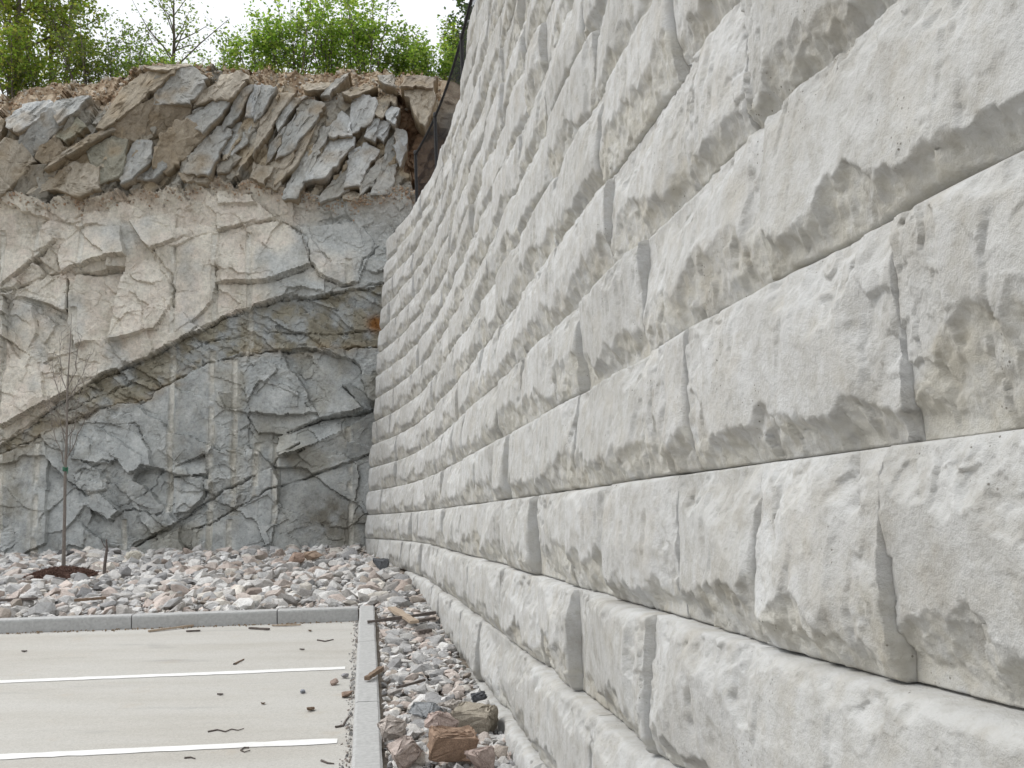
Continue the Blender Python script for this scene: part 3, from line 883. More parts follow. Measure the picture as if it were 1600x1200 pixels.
# ------------------------------------------------------------------ tilted slabs on the upper face, one mesh each
GREY, LGREY, TAN, BROWN, DARK = (.395, .40, .39), (.46, .475, .48), (.425, .385, .325), (.34, .295, .235), (.29, .275, .245)
SLABS = [  # outline, proud, slope right, slope down, colour
    ([(534, 174), (548, 190), (550, 219), (520, 219), (518, 206)], .22, .001, .003, LGREY),
    ([(568, 150), (584, 160), (588, 170), (578, 198), (553, 213), (551, 180), (553, 164)], .20, .0015, .002, LGREY),
    ([(518, 222), (550, 221), (549, 234), (514, 284), (483, 290), (490, 270)], .42, .0015, .003, LGREY),
    ([(568, 228), (590, 244), (572, 274), (566, 296), (544, 298), (551, 242)], .42, .001, .002, LGREY),
    ([(520, 290), (547, 256), (544, 304), (506, 320), (508, 306)], .26, .001, .002, GREY),
    ([(494, 200), (514, 206), (506, 234), (470, 310), (450, 306), (466, 266)], .24, .002, .002, GREY),
    ([(578, 192), (593, 193), (587, 227), (572, 219)], .30, .001, .002, LGREY),
    ([(595, 194), (612, 198), (600, 226), (588, 219)], .26, .001, .002, LGREY),
    ([(584, 182), (598, 164), (606, 168), (598, 190)], .18, 0, .003, TAN),
    ([(602, 184), (612, 168), (624, 176), (618, 204), (606, 194)], .26, .001, .004, LGREY),
    ([(620, 208), (634, 212), (635, 238), (626, 264), (620, 242)], .34, -.002, .001, LGREY),
    ([(606, 230), (618, 206), (616, 234), (624, 250), (618, 270), (608, 302), (586, 306), (598, 270)], .16, -.002, .001, GREY),
    ([(588, 260), (600, 246), (606, 254), (586, 290), (568, 310), (570, 282)], .28, -.002, .001, GREY),
    ([(480, 158), (504, 176), (496, 194), (460, 242), (440, 250), (448, 218)], .36, .002, .002, GREY),
    ([(478, 158), (462, 174), (440, 208), (436, 195), (458, 160)], .26, .002, .002, GREY),
    ([(490, 202), (466, 264), (436, 292), (436, 258), (462, 242)], .30, .002, .002, TAN),
    ([(634, 148), (674, 152), (678, 164), (664, 204), (652, 190), (642, 162)], .55, .001, .001, TAN),
    ([(636, 130), (656, 122), (680, 128), (674, 150), (632, 146)], .40, 0, .004, (.30, .26, .22)),
    ([(476, 136), (518, 128), (506, 146), (480, 148)], .10, 0, .006, TAN),
    ([(524, 128), (544, 114), (530, 136), (518, 154), (506, 154)], .10, .001, .003, GREY),
    ([(592, 120), (610, 118), (618, 144), (600, 134)], .10, .001, .004, GREY),
    ([(540, 150), (568, 132), (586, 140), (566, 150), (552, 158)], .12, 0, .005, TAN),
    ([(286, 114), (308, 121), (324, 138), (302, 172), (254, 170), (256, 152), (270, 128)], .55, .001, .002, GREY),
    ([(166, 199), (196, 140), (235, 110), (272, 122), (270, 128), (246, 155), (206, 186), (178, 204)], .42, .0025, .003, (.36, .315, .25)),
    ([(236, 110), (290, 101), (304, 112), (286, 114), (268, 124)], .30, 0, .008, TAN),
    ([(348, 124), (378, 124), (386, 132), (360, 166), (334, 164), (314, 174), (316, 156), (344, 138)], .48, .001, .002, TAN),
    ([(334, 167), (358, 169), (348, 190), (324, 216), (300, 202), (300, 190)], .52, .001, .002, GREY),
    ([(298, 201), (322, 218), (298, 246), (266, 270), (250, 266), (254, 242), (280, 214)], .60, -.002, -.003, BROWN),
    ([(324, 221), (340, 202), (360, 214), (340, 260), (332, 280), (298, 272), (306, 246)], .40, .001, .002, GREY),
    ([(388, 140), (394, 146), (376, 188), (356, 206), (352, 202), (374, 156)], .30, .002, .001, GREY),
    ([(398, 138), (410, 144), (398, 188), (388, 186), (390, 168)], .28, .002, .001, LGREY),
    ([(411, 138), (432, 148), (414, 184), (402, 194), (402, 176)], .34, .002, .001, GREY),
    ([(432, 149), (457, 160), (434, 194), (412, 230), (404, 246), (408, 208)], .36, .002, .002, TAN),
    ([(364, 200), (392, 198), (386, 230), (362, 246), (344, 236), (352, 208)], .12, .002, .002, GREY),
    ([(400, 258), (428, 270), (416, 294), (396, 282)], .34, .001, .002, TAN),
    ([(460, 186), (452, 218), (420, 258), (426, 226)], .24, .002, .001, GREY),
    ([(428, 270), (458, 222), (460, 256), (436, 298), (420, 294)], .36, .002, .001, TAN),
    ([(344, 262), (366, 246), (378, 254), (360, 274), (346, 276)], .30, .001, .002, DARK),
    ([(200, 292), (198, 266), (216, 222), (240, 234), (242, 258), (216, 286)], .46, .002, .002, GREY),
    ([(22, 196), (40, 170), (76, 160), (88, 178), (66, 202), (44, 218), (26, 208)], .52, .001, .004, LGREY),
    ([(46, 221), (88, 183), (100, 208), (58, 248), (42, 234)], .58, -.001, -.002, GREY),
    ([(88, 174), (96, 164), (132, 156), (142, 160), (128, 180), (104, 202)], .40, .001, .003, GREY),
    ([(98, 208), (124, 190), (138, 208), (112, 230), (96, 218)], .42, .001, .002, (.31, .30, .24)),
    ([(20, 228), (40, 236), (58, 260), (46, 268), (22, 298), (10, 296), (6, 250)], .44, -.001, -.001, TAN),
    ([(48, 270), (62, 268), (78, 266), (52, 306), (22, 306)], .22, 0, -.003, DARK),
    ([(120, 260), (154, 272), (156, 302), (128, 312), (94, 300), (54, 306), (80, 286)], .36, .001, .001, TAN),
    ([(94, 220), (110, 246), (80, 264), (66, 254), (72, 240)], .36, -.001, -.001, BROWN),
    ([(150, 218), (174, 206), (180, 214), (140, 238), (90, 270), (112, 246)], .52, .001, .003, TAN),
    ([(178, 219), (200, 230), (194, 278), (160, 290), (156, 270), (142, 242)], .30, .001, .001, (.27, .265, .22)),
    ([(-22, 190), (10, 198), (4, 242), (-4, 268), (-26, 260)], .50, .001, .002, TAN),
    ([(-20, 276), (0, 274), (20, 302), (0, 318), (-20, 316)], .44, .001, .001, TAN),
    ([(180, 211), (206, 190), (246, 160), (252, 172), (240, 206), (216, 220), (196, 218)], .26, -.001, -.003, BROWN),
    ([(254, 172), (300, 174), (290, 196), (262, 210), (232, 214), (242, 190)], .28, -.001, -.004, BROWN),
    ([(222, 262), (252, 244), (262, 268), (244, 284), (220, 284)], .30, .001, .001, GREY),
    ([(284, 276), (330, 282), (322, 292), (292, 288)], .30, 0, .002, TAN),
    ([(-60, 180), (-24, 186), (-28, 250), (-60, 262), (-80, 220)], .46, .001, .002, GREY),
    ([(-130, 190), (-86, 184), (-64, 250), (-90, 300), (-140, 290)], .40, .001, .002, GREY),
    ([(538, 308), (556, 306), (566, 314), (552, 320), (540, 318)], .40, 0, .004, TAN),
]


def slab_mesh(poly, d0, gu, gv, seed, cc, thick=0.7):
    pts = np.array(poly, float)
    area = 0.5 * np.sum(pts[:, 0] * np.roll(pts[:, 1], -1) - np.roll(pts[:, 0], -1) * pts[:, 1])
    if area < 0: pts = pts[::-1]
    jit = np.random.default_rng(seed)
    c = pts.mean(0)
    vtop = pts[:, 1].min()
    pts = c + (pts - c) * 1.20
    pts[:, 1] = np.maximum(pts[:, 1], vtop - 1.5)
    d0 = .10 + .44 * d0
    # broken, not sawn: resample the outline and nick it
    out = []
    for a, b in zip(pts, np.roll(pts, -1, 0)):
        L = np.linalg.norm(b - a); k = max(1, int(L / 4.5))
        nrm = np.array([b[1] - a[1], a[0] - b[0]]) / (L + 1e-6)
        step = 0.0
        for t in range(k):
            if t and jit.random() < .5: step = jit.normal(0, 1.3)
            out.append(a + (b - a) * t / k + (nrm * step + jit.normal(0, .35, 2) if t else 0))
    pts = np.array(out)
    pts[:, 1] = np.maximum(pts[:, 1], np.interp(pts[:, 0], TOPU, TOPV) + 2.0)
    inner = c + (pts - c) * 0.955
    def place(q, d):
        dd = d + gu * 2.0 * (q[:, 0] - c[0]) + gv * 2.0 * (q[:, 1] - c[1])
        return cliff_pt(q[:, 0], q[:, 1]) + dd[:, None] * outv
    # front face: concentric rings so that the fractures can be cut into it
    fr = [place(c + (inner - c) * s_, np.full(len(pts), d0)) for s_ in (1.0, .9, .8, .7, .6, .5, .4, .28, .15)]
    rings = [place(c + (pts - c) * 0.97, np.full(len(pts), d0 - thick)), place(c + (pts - c) * 0.985, np.full(len(pts), d0 - .35)), place(pts, np.full(len(pts), d0 - .12)), place(pts, np.full(len(pts), d0 - .018))] + fr
    org = fr[0].mean(0)
    n = len(pts)
    V = np.concatenate(rings + [place(c[None], np.array([d0]))])
    i = np.arange(len(rings) * n).reshape(len(rings), n); jn = np.roll(i, -1, 1)
    F = np.concatenate([np.stack([i[:-1].ravel(), jn[:-1].ravel(), jn[1:].ravel()], 1), np.stack([i[:-1].ravel(), jn[1:].ravel(), i[1:].ravel()], 1),
                        np.stack([i[-1], jn[-1], np.full(n, len(V) - 1)], 1)])
    ringid = np.repeat(np.arange(len(rings)), n); ringid = np.append(ringid, len(rings))
    ang = math.radians(27 + jit.uniform(-10, 14))
    al = V[:, 0] * math.sin(ang) + V[:, 2] * math.cos(ang); ac = V[:, 0] * math.cos(ang) - V[:, 2] * math.sin(ang)
    f1, _e = facets(ac * 5.0 + seed, al * 1.5, seed + 3, .8)
    f2, _e = facets(ac * 11.0 + seed, al * 5, seed + 4, .8)
    nz = fbm(V[:, 0] * 6 + V[:, 1], V[:, 2] * 6, seed, 4, .6)
    front = (ringid >= 3)
    V = V + outv * ((.050 * f1 + .026 * f2) * front + .008 * nz)[:, None]
    V[:, 0] += .01 * fbm(V[:, 2] * 7, V[:, 1] * 7, seed + 9, 3)
    base_c = np.array(cc) * jit.uniform(.92, 1.08)
    g_ = np.clip(.25 + 1.5 * fbm(V[:, 0] * .9 + 7, V[:, 2] * .9, 777, 4), 0, 1)[:, None]
    col = base_c * (1 - .35 * g_) + np.array((.44, .38, .29)) * .35 * g_
    st = np.clip(np.where(ringid <= 2, .8, .0) + 1.1 * fbm(V[:, 0] * 2.5, V[:, 2] * 2.5, seed + 5, 3), 0, .85)[:, None]
    col = col * (1 - st) + np.array((.33, .26, .175)) * st         # iron-stained joint faces
    return mesh_np('rock_slab', V - org, F[:, ::-1], M_CLIFF, False, col), org


for i, (poly, d0, gu, gv, cc) in enumerate(SLABS):
    me, org = slab_mesh(poly, d0, gu, gv, 300 + i * 3, cc)
    add('rock_slab', me, cliff, loc=org)

# ------------------------------------------------------------------ gravel bed and stones
def bed_patch(rows_xy):
    V = np.array(rows_xy, float)                      # (rows, cols, 2)
    z = bed_z(V[..., 0], V[..., 1]) - 0.075 + 0.02 * fbm(V[..., 0] * 2, V[..., 1] * 2, 5, 3)
    return np.concatenate([V, z[..., None]], -1)


def kerb_in(y): return (KL0 + KD * ((y - KL0[1]) / KD[1]))[0] + KW * .9


def back_y(x): return COR[1] + (x - COR[0]) * (LD[1] / LD[0]) + KW * .6


pa = bed_patch([[(kerb_in(y) + (wall_face_x(y, -2) + .35 - kerb_in(y)) * t, y) for t in np.linspace(0, 1, 14)] for y in np.linspace(-3, 12.45, 80)])
xs_ = np.concatenate([np.linspace(-30, -12, 10), np.linspace(-11.6, -.2, 70)])
pb = bed_patch([[(x, back_y(min(x, -1.75)) + (24 - back_y(min(x, -1.75))) * t) for x in xs_] for t in np.linspace(0, 1, 50)])
fa_ = grid_faces(*pa.shape[:2]); fb_ = grid_faces(*pb.shape[:2]) + pa.shape[0] * pa.shape[1]
bed = add('gravel_bed', mesh_np('gravel_bed', np.concatenate([pa.reshape(-1, 3), pb.reshape(-1, 3) - (0, 0, .004)]), np.concatenate([fa_, fb_])[:, ::-1], M_BED, True))
tag(bed, kind='structure')

PAL = np.array([(.50, .50, .49), (.38, .40, .42), (.28, .295, .32), (.62, .59, .55), (.58, .46, .39), (.55, .41, .34), (.44, .34, .25), (.68, .65, .61), (.34, .32, .30), (.40, .28, .21), (.14, .14, .15), (.62, .55, .46)])
PAL = (PAL * .38 + PAL.mean(1, keepdims=True) * np.array((1.025, 1.0, .975)) * .62) * .98
PAL = np.minimum(PAL, .56)
PW = np.array([.18, .16, .07, .16, .12, .07, .05, .10, .05, .02, .01, .06]); PW /= PW.sum()


def rock_proto(seed, npt=15):
    r = np.random.default_rng(seed)
    bm = bmesh.new()
    ax = np.array([1.0, r.uniform(.6, .95), r.uniform(.36, .66)])
    for _ in range(npt):
        d = r.standard_normal(3); d /= np.linalg.norm(d)
        d = np.sign(d) * np.abs(d) ** r.uniform(.55, 1.0); 
        bm.verts.new(d / max(1e-6, np.linalg.norm(d)) * r.uniform(.78, 1.06) * ax * 0.5)
    h = bmesh.ops.convex_hull(bm, input=bm.verts)
    bmesh.ops.delete(bm, geom=list({e for e in h['geom_interior'] + h['geom_unused'] if isinstance(e, bmesh.types.BMVert)}), context='VERTS')
    bmesh.ops.triangulate(bm, faces=bm.faces)
    return bm_mesh(bm, 'stone', M_STONE_O)


PROT = [rock_proto(40 + i, random.choice((16, 20, 24))) for i in range(16)]
PV = []
for me in PROT:
    v = np.zeros(len(me.vertices) * 3, np.float32); me.vertices.foreach_get('co', v)
    f = np.zeros(len(me.polygons) * 3, np.int32); me.polygons.foreach_get('vertices', f)
    PV.append((v.reshape(-1, 3), f.reshape(-1, 3)))


def rot_m(a, b, c):
    return np.array(Matrix.Rotation(c, 3, 'Z') @ Matrix.Rotation(b, 3, 'Y') @ Matrix.Rotation(a, 3, 'X'))


ST = []  # x,y,z,size,proto,rot,colour


def in_bed(x, y, r):
    if y > 20.95 - .0: return False
    if y < 20.3:
        if x + r * .45 > wall_face_x(y, -2.2 + 0.02 * y) - .02: return False
    elif x > -2.9: return False
    kx = (KL0 + KD * ((y - KL0[1]) / KD[1]))[0] + KW
    q = np.array([x, y]) - COR
    if q @ KD < KW + r * .45 + .01:
        return x - r * .45 > kx + .005
    return True


MULCH = on_ground(97, 899, 0.15)
def scatter(x0, x1, y0, y1, cell, smin, smax, zoff, keep=1.0):
    for ix in np.arange(x0, x1, cell):
        for iy in np.arange(y0, y1, cell):
            if rng.random() > keep: continue
            x = ix + rng.uniform(0, cell); y = iy + rng.uniform(0, cell)
            # only what the lens or a step to its side could see
            if x < -0.54 * y - 1.2: continue
            s = smin + (smax - smin) * rng.random() ** 1.8
            if not in_bed(x, y, s): continue
            if math.hypot((x - MULCH[0]) / 1.0, y - MULCH[1]) < .47: continue
            ci = rng.choice(len(PAL), p=PW)
            c = PAL[ci] * rng.uniform(.82, 1.2)
            ST.append((x, y, bed_z(x, y) + zoff + rng.uniform(-.02, .015), s, rng.integers(len(PROT)), (rng.normal(0, .38), rng.normal(0, .38), rng.uniform(0, 6.28)), c))


scatter(-2.0, 1.0, 2.4, 7.0, .040, .035, .075, -.045)
scatter(-2.4, .6, 4.5, 12.6, .062, .055, .15, -.035)
scatter(-2.4, .6, 4.0, 12.6, .16, .13, .27, -.02, .75)
scatter(-13, -1.0, 12.2, 20.95, .105, .09, .19, -.04)
scatter(-13, -1.0, 12.2, 20.95, .24, .20, .42, -.01, .85)
scatter(-13, -1.6, 19.9, 20.95, .25, .2, .42, .02, .6)
print('stones', len(ST))


def in_frame(x, y, z):
    d = np.array([x, y, z]) - EYE
    dz = d @ FWD
    if dz < .3: return False
    u = 800 + FPX * (d @ RT) / dz; v = 600 - FPX * (d @ UPV) / dz
    return -10 < u < 1610 and -10 < v < 1210


shown = sorted(range(len(ST)), key=lambda i: -(ST[i][3] / ST[i][1] + (.5 * ST[i][2] * 0)) if in_frame(*ST[i][:3]) else 9)
single = set(shown[:290])
pv, pf, pcol, nv = [], [], [], 0
for i, (x, y, z, s, pr, ro, c) in enumerate(ST):
    if i in single:
        o = add('stone', PROT[pr], bed, loc=(x, y, z), rot=ro)
        o.scale = (s, s, s)
        o.color = (*c, 1)
    else:
        v, f = PV[pr]
        pv.append((v * s) @ rot_m(*ro).T + (x, y, z)); pf.append(f + nv); nv += len(v)
        pcol.append(np.broadcast_to(c, v.shape))
lo = add('loose_gravel', mesh_np('loose_gravel', np.concatenate(pv), np.concatenate(pf), M_STONE_T, False, np.concatenate(pcol)), bed)
tag(lo, kind='stuff')


def chunk(name, me_seed, px, py, size, lift, col, rot, label, group=None, flat=1.0, box=False):
    """one big stone one can point at"""
    P_ = on_ground(px, py, .15 + lift)
    r = np.random.default_rng(me_seed)
    bm = bmesh.new()
    sx, sy, sz = size
    if box:
        for a in (-.5, .5):
            for b_ in (-.5, .5):
                for c_ in (-.5, .5):
                    bm.verts.new((a * sx * r.uniform(.85, 1.05), b_ * sy * r.uniform(.8, 1.05), c_ * sz * r.uniform(.85, 1.05)))
        for _ in range(4):
            bm.verts.new((r.uniform(-.5, .5) * sx, r.uniform(-.45, .45) * sy, .54 * sz))
    else:
        for _ in range(16):
            d = r.standard_normal(3); d /= np.linalg.norm(d)
            bm.verts.new(d * np.array(size) * .5 * r.uniform(.85, 1.1))
    h = bmesh.ops.convex_hull(bm, input=bm.verts)
    bmesh.ops.delete(bm, geom=list({e for e in h['geom_interior'] + h['geom_unused'] if isinstance(e, bmesh.types.BMVert)}), context='VERTS')
    bmesh.ops.bevel(bm, geom=bm.edges, offset=min(size) * .07, segments=1, affect='EDGES', clamp_overlap=True)
    bmesh.ops.triangulate(bm, faces=bm.faces)
    bmesh.ops.subdivide_edges(bm, edges=bm.edges, cuts=2, use_grid_fill=True)
    for v in bm.verts:
        v.co += Vector(r.normal(0, .0045, 3))
    o = add(name, bm_mesh(bm, name, M_STONE_O), None, loc=P_, rot=rot)
    o.color = (*col, 1)
    return tag(o, label, 'stone', group)


chunk('stone_block', 501, 707, 1163, (.26, .15, .14), .10, (.29, .205, .15), (.30, .12, .30), 'rusty reddish brown oblong stone block, the most orange in the near gravel', box=True)
chunk('stone_block', 502, 742, 1122, (.26, .22, .13), .05, (.32, .29, .24), (.1, .12, -.3), 'large flat tan stone lying against the wall just beyond the rusty oblong block', box=True)
chunk('broken_stone', 503, 690, 1130, (.21, .17, .16), .07, (.42, .345, .315), (.3, .1, .5), 'pink angular stone touching the far side of the rusty oblong block')
chunk('broken_stone', 504, 757, 1186, (.23, .19, .15), .08, (.41, .335, .305), (.2, .3, 1.1), 'pink pointed stone at the bottom edge right of the rusty oblong block')
chunk('broken_stone', 505, 612, 1138, (.19, .18, .15), .06, (.43, .39, .36), (.2, -.2, .4), 'pale pinkish stone leaning on the kerb in the near gravel')
chunk('broken_stone', 506, 664, 1108, (.28, .2, .10), .05, (.27, .285, .30), (.1, .05, .2), 'broad flat blue-grey stone in the middle of the near gravel strip')
chunk('broken_stone', 507, 712, 1103, (.22, .12, .09), .07, (.47, .44, .41), (.05, .1, .15), 'long whitish flat stone beside the broad blue-grey one')
chunk('broken_stone', 508, 630, 1176, (.24, .2, .17), .08, (.43, .37, .34), (.4, .2, .9), 'big pale pink stone by the kerb at the bottom edge of the picture')
chunk('broken_stone', 509, 750, 1090, (.12, .1, .09), .06, (.10, .105, .115), (.3, .2, .3), 'small blackish stone tucked against the foot of the wall')
chunk('broken_stone', 510, 596, 882, (.36, .3, .26), .10, (.15, .16, .175), (.3, .2, .3), 'dark slate stone on the heap at the far foot of the wall')
chunk('broken_stone', 511, 462, 872, (.38, .3, .26), .12, (.42, .315, .26), (.2, .2, .8), 'pinkish boulder at the foot of the dark stained rock face')
chunk('broken_stone', 512, 489, 868, (.34, .26, .2), .12, (.33, .25, .19), (.3, .1, .2), 'brown wedge of stone against the dark stained rock face')
chunk('broken_stone', 513, 209, 870, (.3, .28, .26), .10, (.52, .50, .44), (.3, .4, .5), 'pale block of stone right below the dark overhang of the rock face')


# ------------------------------------------------------------------ wood and litter
def bar(name, a, b, w, h, mat, label, cat, bend=0.0, n=8, group=None):
    """a sawn piece or stick from a to b, with a slight bend"""
    a = np.array(a); b = np.array(b)
    d = (b - a); L = np.linalg.norm(d); d /= L
    s = np.cross(d, [0, 0, 1]); s /= np.linalg.norm(s); u = np.cross(s, d)
    V = []
    for i in range(n + 1):
        t = i / n
        q = (t - .5) * L * d + s * bend * math.sin(t * math.pi) 
        k = 1 + .12 * rng.standard_normal() * (i not in (0, n))
        for x, y in ((-.5, -.5), (.5, -.5), (.5, .5), (-.5, .5)):
            V.append(q + s * x * w * k + u * y * h * k)
    i = np.arange(n)[:, None] * 4
    F = np.concatenate([np.concatenate([i + j, i + (j + 1) % 4, i + 4 + (j + 1) % 4, i + 4 + j], 1) for j in range(4)] + [np.array([[0, 3, 2, 1]]), np.array([[n * 4, n * 4 + 1, n * 4 + 2, n * 4 + 3]])])
    o = add(name, mesh_np(name, V, F, mat), None, loc=(a + b) / 2)
    return tag(o, label, cat, group)


def gp(px, py, lift=0.0): return on_ground(px, py, lift)


bar('stick', gp(574, 972, .17), gp(681, 957, .24), .045, .03, M_WOODG, 'long dark stick lying from the kerb corner to the wall', 'stick', .02)
bar('plank', gp(612, 950, .19), gp(648, 972, .22), .09, .03, M_WOODP, 'short pale sawn plank under the long dark stick', 'plank')
bar('plank', gp(652, 970, .20), gp(676, 966, .20), .10, .03, M_WOODG, 'short grey board end beside the pale plank by the wall', 'plank')
bar('plank', gp(652, 988, .19), gp(672, 985, .19), .07, .035, M_WOODG, 'smallest grey board scrap below the long dark stick', 'plank')
bar('wood_stake', gp(573, 1060, .18), gp(596, 1044, .20), .042, .03, M_WOOD, 'stubby brown wooden stake lying across the kerb', 'stake')
bar('stick', gp(620, 1074, .20), gp(664, 1062, .22), .02, .018, M_WOODG, 'thin straight stick in the middle of the near gravel', 'stick', .01)
bar('plank', gp(0, 938, .20), gp(58, 935, .20), .10, .03, M_WOODG, 'dark board on the gravel at the left edge behind the kerb', 'plank')
bar('plank', gp(116, 938, .21), gp(166, 934, .22), .09, .03, M_WOOD, 'reddish brown board half buried in gravel near the sapling', 'plank')
bar('stick', gp(232, 986, .014), gp(302, 977, .02), .035, .02, M_WOODP, 'long pale stick on the lot at the foot of the back kerb', 'stick', .01)
bar('stick', gp(291, 986, .012), gp(313, 985, .012), .03, .015, M_WOODG, 'short dark stick just right of the long pale one', 'stick')
bar('stick', gp(390, 981, .012), gp(420, 983, .012), .04, .018, M_WOODG, 'thick dark stick on the lot nearest the kerb corner', 'stick')
bar('stick', gp(425, 977, .014), gp(470, 976, .014), .025, .015, M_WOODP, 'tan splinter pressed against the back kerb', 'stick', .01)


def twig(pts, rad, mat, label, cat='twig', lift=.006):
    P_ = np.array([gp(x, y, lift) for x, y in pts])
    org = P_.mean(0)
    pl = Pile()
    pl.put(*tube_np(P_ - org, np.linspace(rad, rad * .5, len(P_)), 5))
    o = add('twig', pl.mesh('twig', mat), None, loc=org)
    return tag(o, label, cat)


twig([(325, 1143), (340, 1140), (352, 1143), (362, 1139), (372, 1141), (381, 1138)], .006, M_WOODG, 'long knotted twig on the lot between the two painted lines')
twig([(389, 1168), (381, 1168), (376, 1172), (382, 1175), (391, 1172)], .006, M_WOODG, 'curled C-shaped twig beside the nearer painted line')
twig([(524, 1136), (536, 1134), (540, 1126), (547, 1117)], .010, M_WOODG, 'hooked twig leaning at the kerb above the nearer line')
twig([(496, 1000), (508, 1002), (521, 999)], .010, M_WOODG, 'forked dark twig near the kerb corner')
twig([(288, 1184), (298, 1183), (305, 1185)], .007, M_WOODG, 'tiny twig below the nearer painted line')
twig([(366, 1038), (373, 1034), (381, 1030)], .013, M_WOOD, 'slanting brown bark strip above the farther painted line')
twig([(502, 1188), (512, 1192), (522, 1193)], .008, M_WOODG, 'small dark twig at the bottom edge beside the kerb')


def leaf_litter(px, py, size, rot, mat, label):
    P_ = gp(px, py, .012)
    n = 7
    V = []
    for i in range(n):
        t = i / (n - 1); w = math.sin(t * math.pi) ** .8 * .35
        for s in (-1, 0, 1):
            V.append(((t - .5) * size, s * w * size, .18 * size * (abs(s) + (t - .5) ** 2 * 2) - .01))
    o = add('dry_leaf', mesh_np('dry_leaf', V, grid_faces(n, 3), mat), None, loc=P_, rot=(0.2, 0.1, rot))
    return tag(o, label, 'leaf')


leaf_litter(485, 1108, .09, 1.2, M_WOOD, 'curled brown leaf standing on the lot between the lines near the kerb')
leaf_litter(344, 1084, .05, .4, M_WOODG, 'small dark leaf in the middle of the stall')
leaf_litter(411, 1098, .05, 2.4, M_WOOD, 'small brown leaf right of the stall centre')
leaf_litter(38, 1017, .06, .9, M_WOODG, 'lone dark leaf near the left edge beyond the farther line')
leaf_litter(484, 985, .07, 1.9, M_WOOD, 'brown leaf on the lot close to the back kerb')
leaf_litter(472, 1014, .05, .2, M_WOODG, 'small grey leaf between kerb corner and farther line')


def chip(px, py, s, col, label, seed):
    o = add('stone_chip', PROT[seed % 16].copy(), None, loc=gp(px, py, s * .22), rot=(.2, .3, seed))
    o.scale = (s, s, s); o.color = (*col, 1)
    return tag(o, label, 'stone')


chip(541, 1084, .13, (.26, .19, .15), 'brown stone resting against the long kerb on the lot side', 3)
chip(522, 1066, .10, (.28, .22, .19), 'flat brownish stone on the lot just below the farther line end', 5)
chip(473, 1080, .07, (.28, .30, .34), 'small blue-grey pebble on the lot left of the brown stone', 7)
chip(539, 1056, .09, (.30, .30, .32), 'grey stone at the end of the farther painted line', 9)
# grit swept against the kerb
gv_, gf_, gc_, gn = [], [], [], 0
for _ in range(420):
    yy = rng.uniform(4.9, 12.2); off = abs(rng.normal(0, .026)) + .008
    q = KL0 + KD * ((yy - KL0[1]) / KD[1]) - KN * off
    s = rng.uniform(.008, .026) * (1 + (rng.random() < .08))
    v, f = PV[rng.integers(16)]
    gv_.append((v * s) @ rot_m(rng.uniform(0, 6), rng.uniform(0, 6), 0).T + (q[0], q[1], pav_z(*q) + s * .3)); gf_.append(f + gn); gn += len(v)
    gc_.append(np.broadcast_to(PAL[rng.choice(len(PAL), p=PW)] * .75, v.shape))
for _ in range(350):
    sx = rng.uniform(.02, 6); q = COR + LD * sx - side_back * (abs(rng.normal(0, .05)) + .01)
    s = rng.uniform(.008, .03)
    v, f = PV[rng.integers(16)]
    gv_.append((v * s) @ rot_m(rng.uniform(0, 6), rng.uniform(0, 6), 0).T + (q[0], q[1], pav_z(*q) + s * .3)); gf_.append(f + gn); gn += len(v)
    gc_.append(np.broadcast_to(np.array((.24, .18, .12)), v.shape))
tag(add('grit', mesh_np('grit', np.concatenate(gv_), np.concatenate(gf_), M_STONE_T, False, np.concatenate(gc_))), 'fine grit swept along the foot of the kerb', 'grit', kind='stuff')

# ------------------------------------------------------------------ sapling with mulch
sb_ = on_ground(99, 893, .15)
Ys = sb_[1]


def sp_(px, py, dy=0.0): return at_depth(px, py, Ys + dy)


sap = add('sapling', None, loc=sb_)
tag(sap, 'thin bare sapling with reddish twigs standing in a mulch ring', 'tree')
trunk = np.array([sp_(99, 896), sp_(100, 850), sp_(101, 800), sp_(102, 733), sp_(104, 690), sp_(105, 620), sp_(107, 580), sp_(110, 530), sp_(112, 490)])
pl = Pile(); pl.put(*tube_np(trunk - sb_, [.036, .030, .027, .025, .021, .017, .012, .007, .003], 8))
add('trunk', pl.mesh('trunk', M_TWIG), sap)
BR = [[(102, 733), (92, 700), (82, 665), (78, 630)], [(103, 720), (118, 690), (130, 660), (140, 648)], [(104, 690), (116, 665), (122, 630), (125, 610)], [(104, 700), (95, 660), (92, 620)],
      [(105, 650), (90, 612), (84, 590), (82, 568)], [(105, 640), (118, 606), (132, 575), (140, 556)], [(106, 612), (96, 588), (94, 550), (96, 520)], [(106, 605), (118, 580), (122, 545), (128, 525)],
      [(103, 725), (110, 700), (112, 660), (114, 630)], [(105, 625), (124, 600), (150, 588)], [(104, 680), (84, 648), (70, 630)]]
for b_ in BR:
    bp = Pile()
    dy = rng.uniform(-.35, .35)
    P_ = np.array([sp_(x, y, dy * k / (len(b_) - 1)) for k, (x, y) in enumerate(b_)]) - sb_
    fine = np.array([[np.interp(t, np.arange(len(P_)), P_[:, c]) for c in range(3)] for t in np.linspace(0, len(P_) - 1, 10)])
    fine[1:-1] += rng.normal(0, .010, (8, 3))
    bp.put(*tube_np(fine, np.linspace(.009, .003, 10), 5))
    for t in range(2, 10):
        for _ in range(1):
            e = fine[t] + np.array([rng.normal(0, .13), rng.normal(0, .13), rng.uniform(.08, .30)])
            m_ = (fine[t] + e) / 2 + rng.normal(0, .02, 3)
            bp.put(*tube_np(np.array([fine[t], m_, e]), [.004, .003, .0015], 4))
    add('branch', bp.mesh('branch', M_TWIG), sap)
th = np.linspace(0, 2 * math.pi, 13)
tp = sp_(102, 733) - sb_
tp_ = Pile()
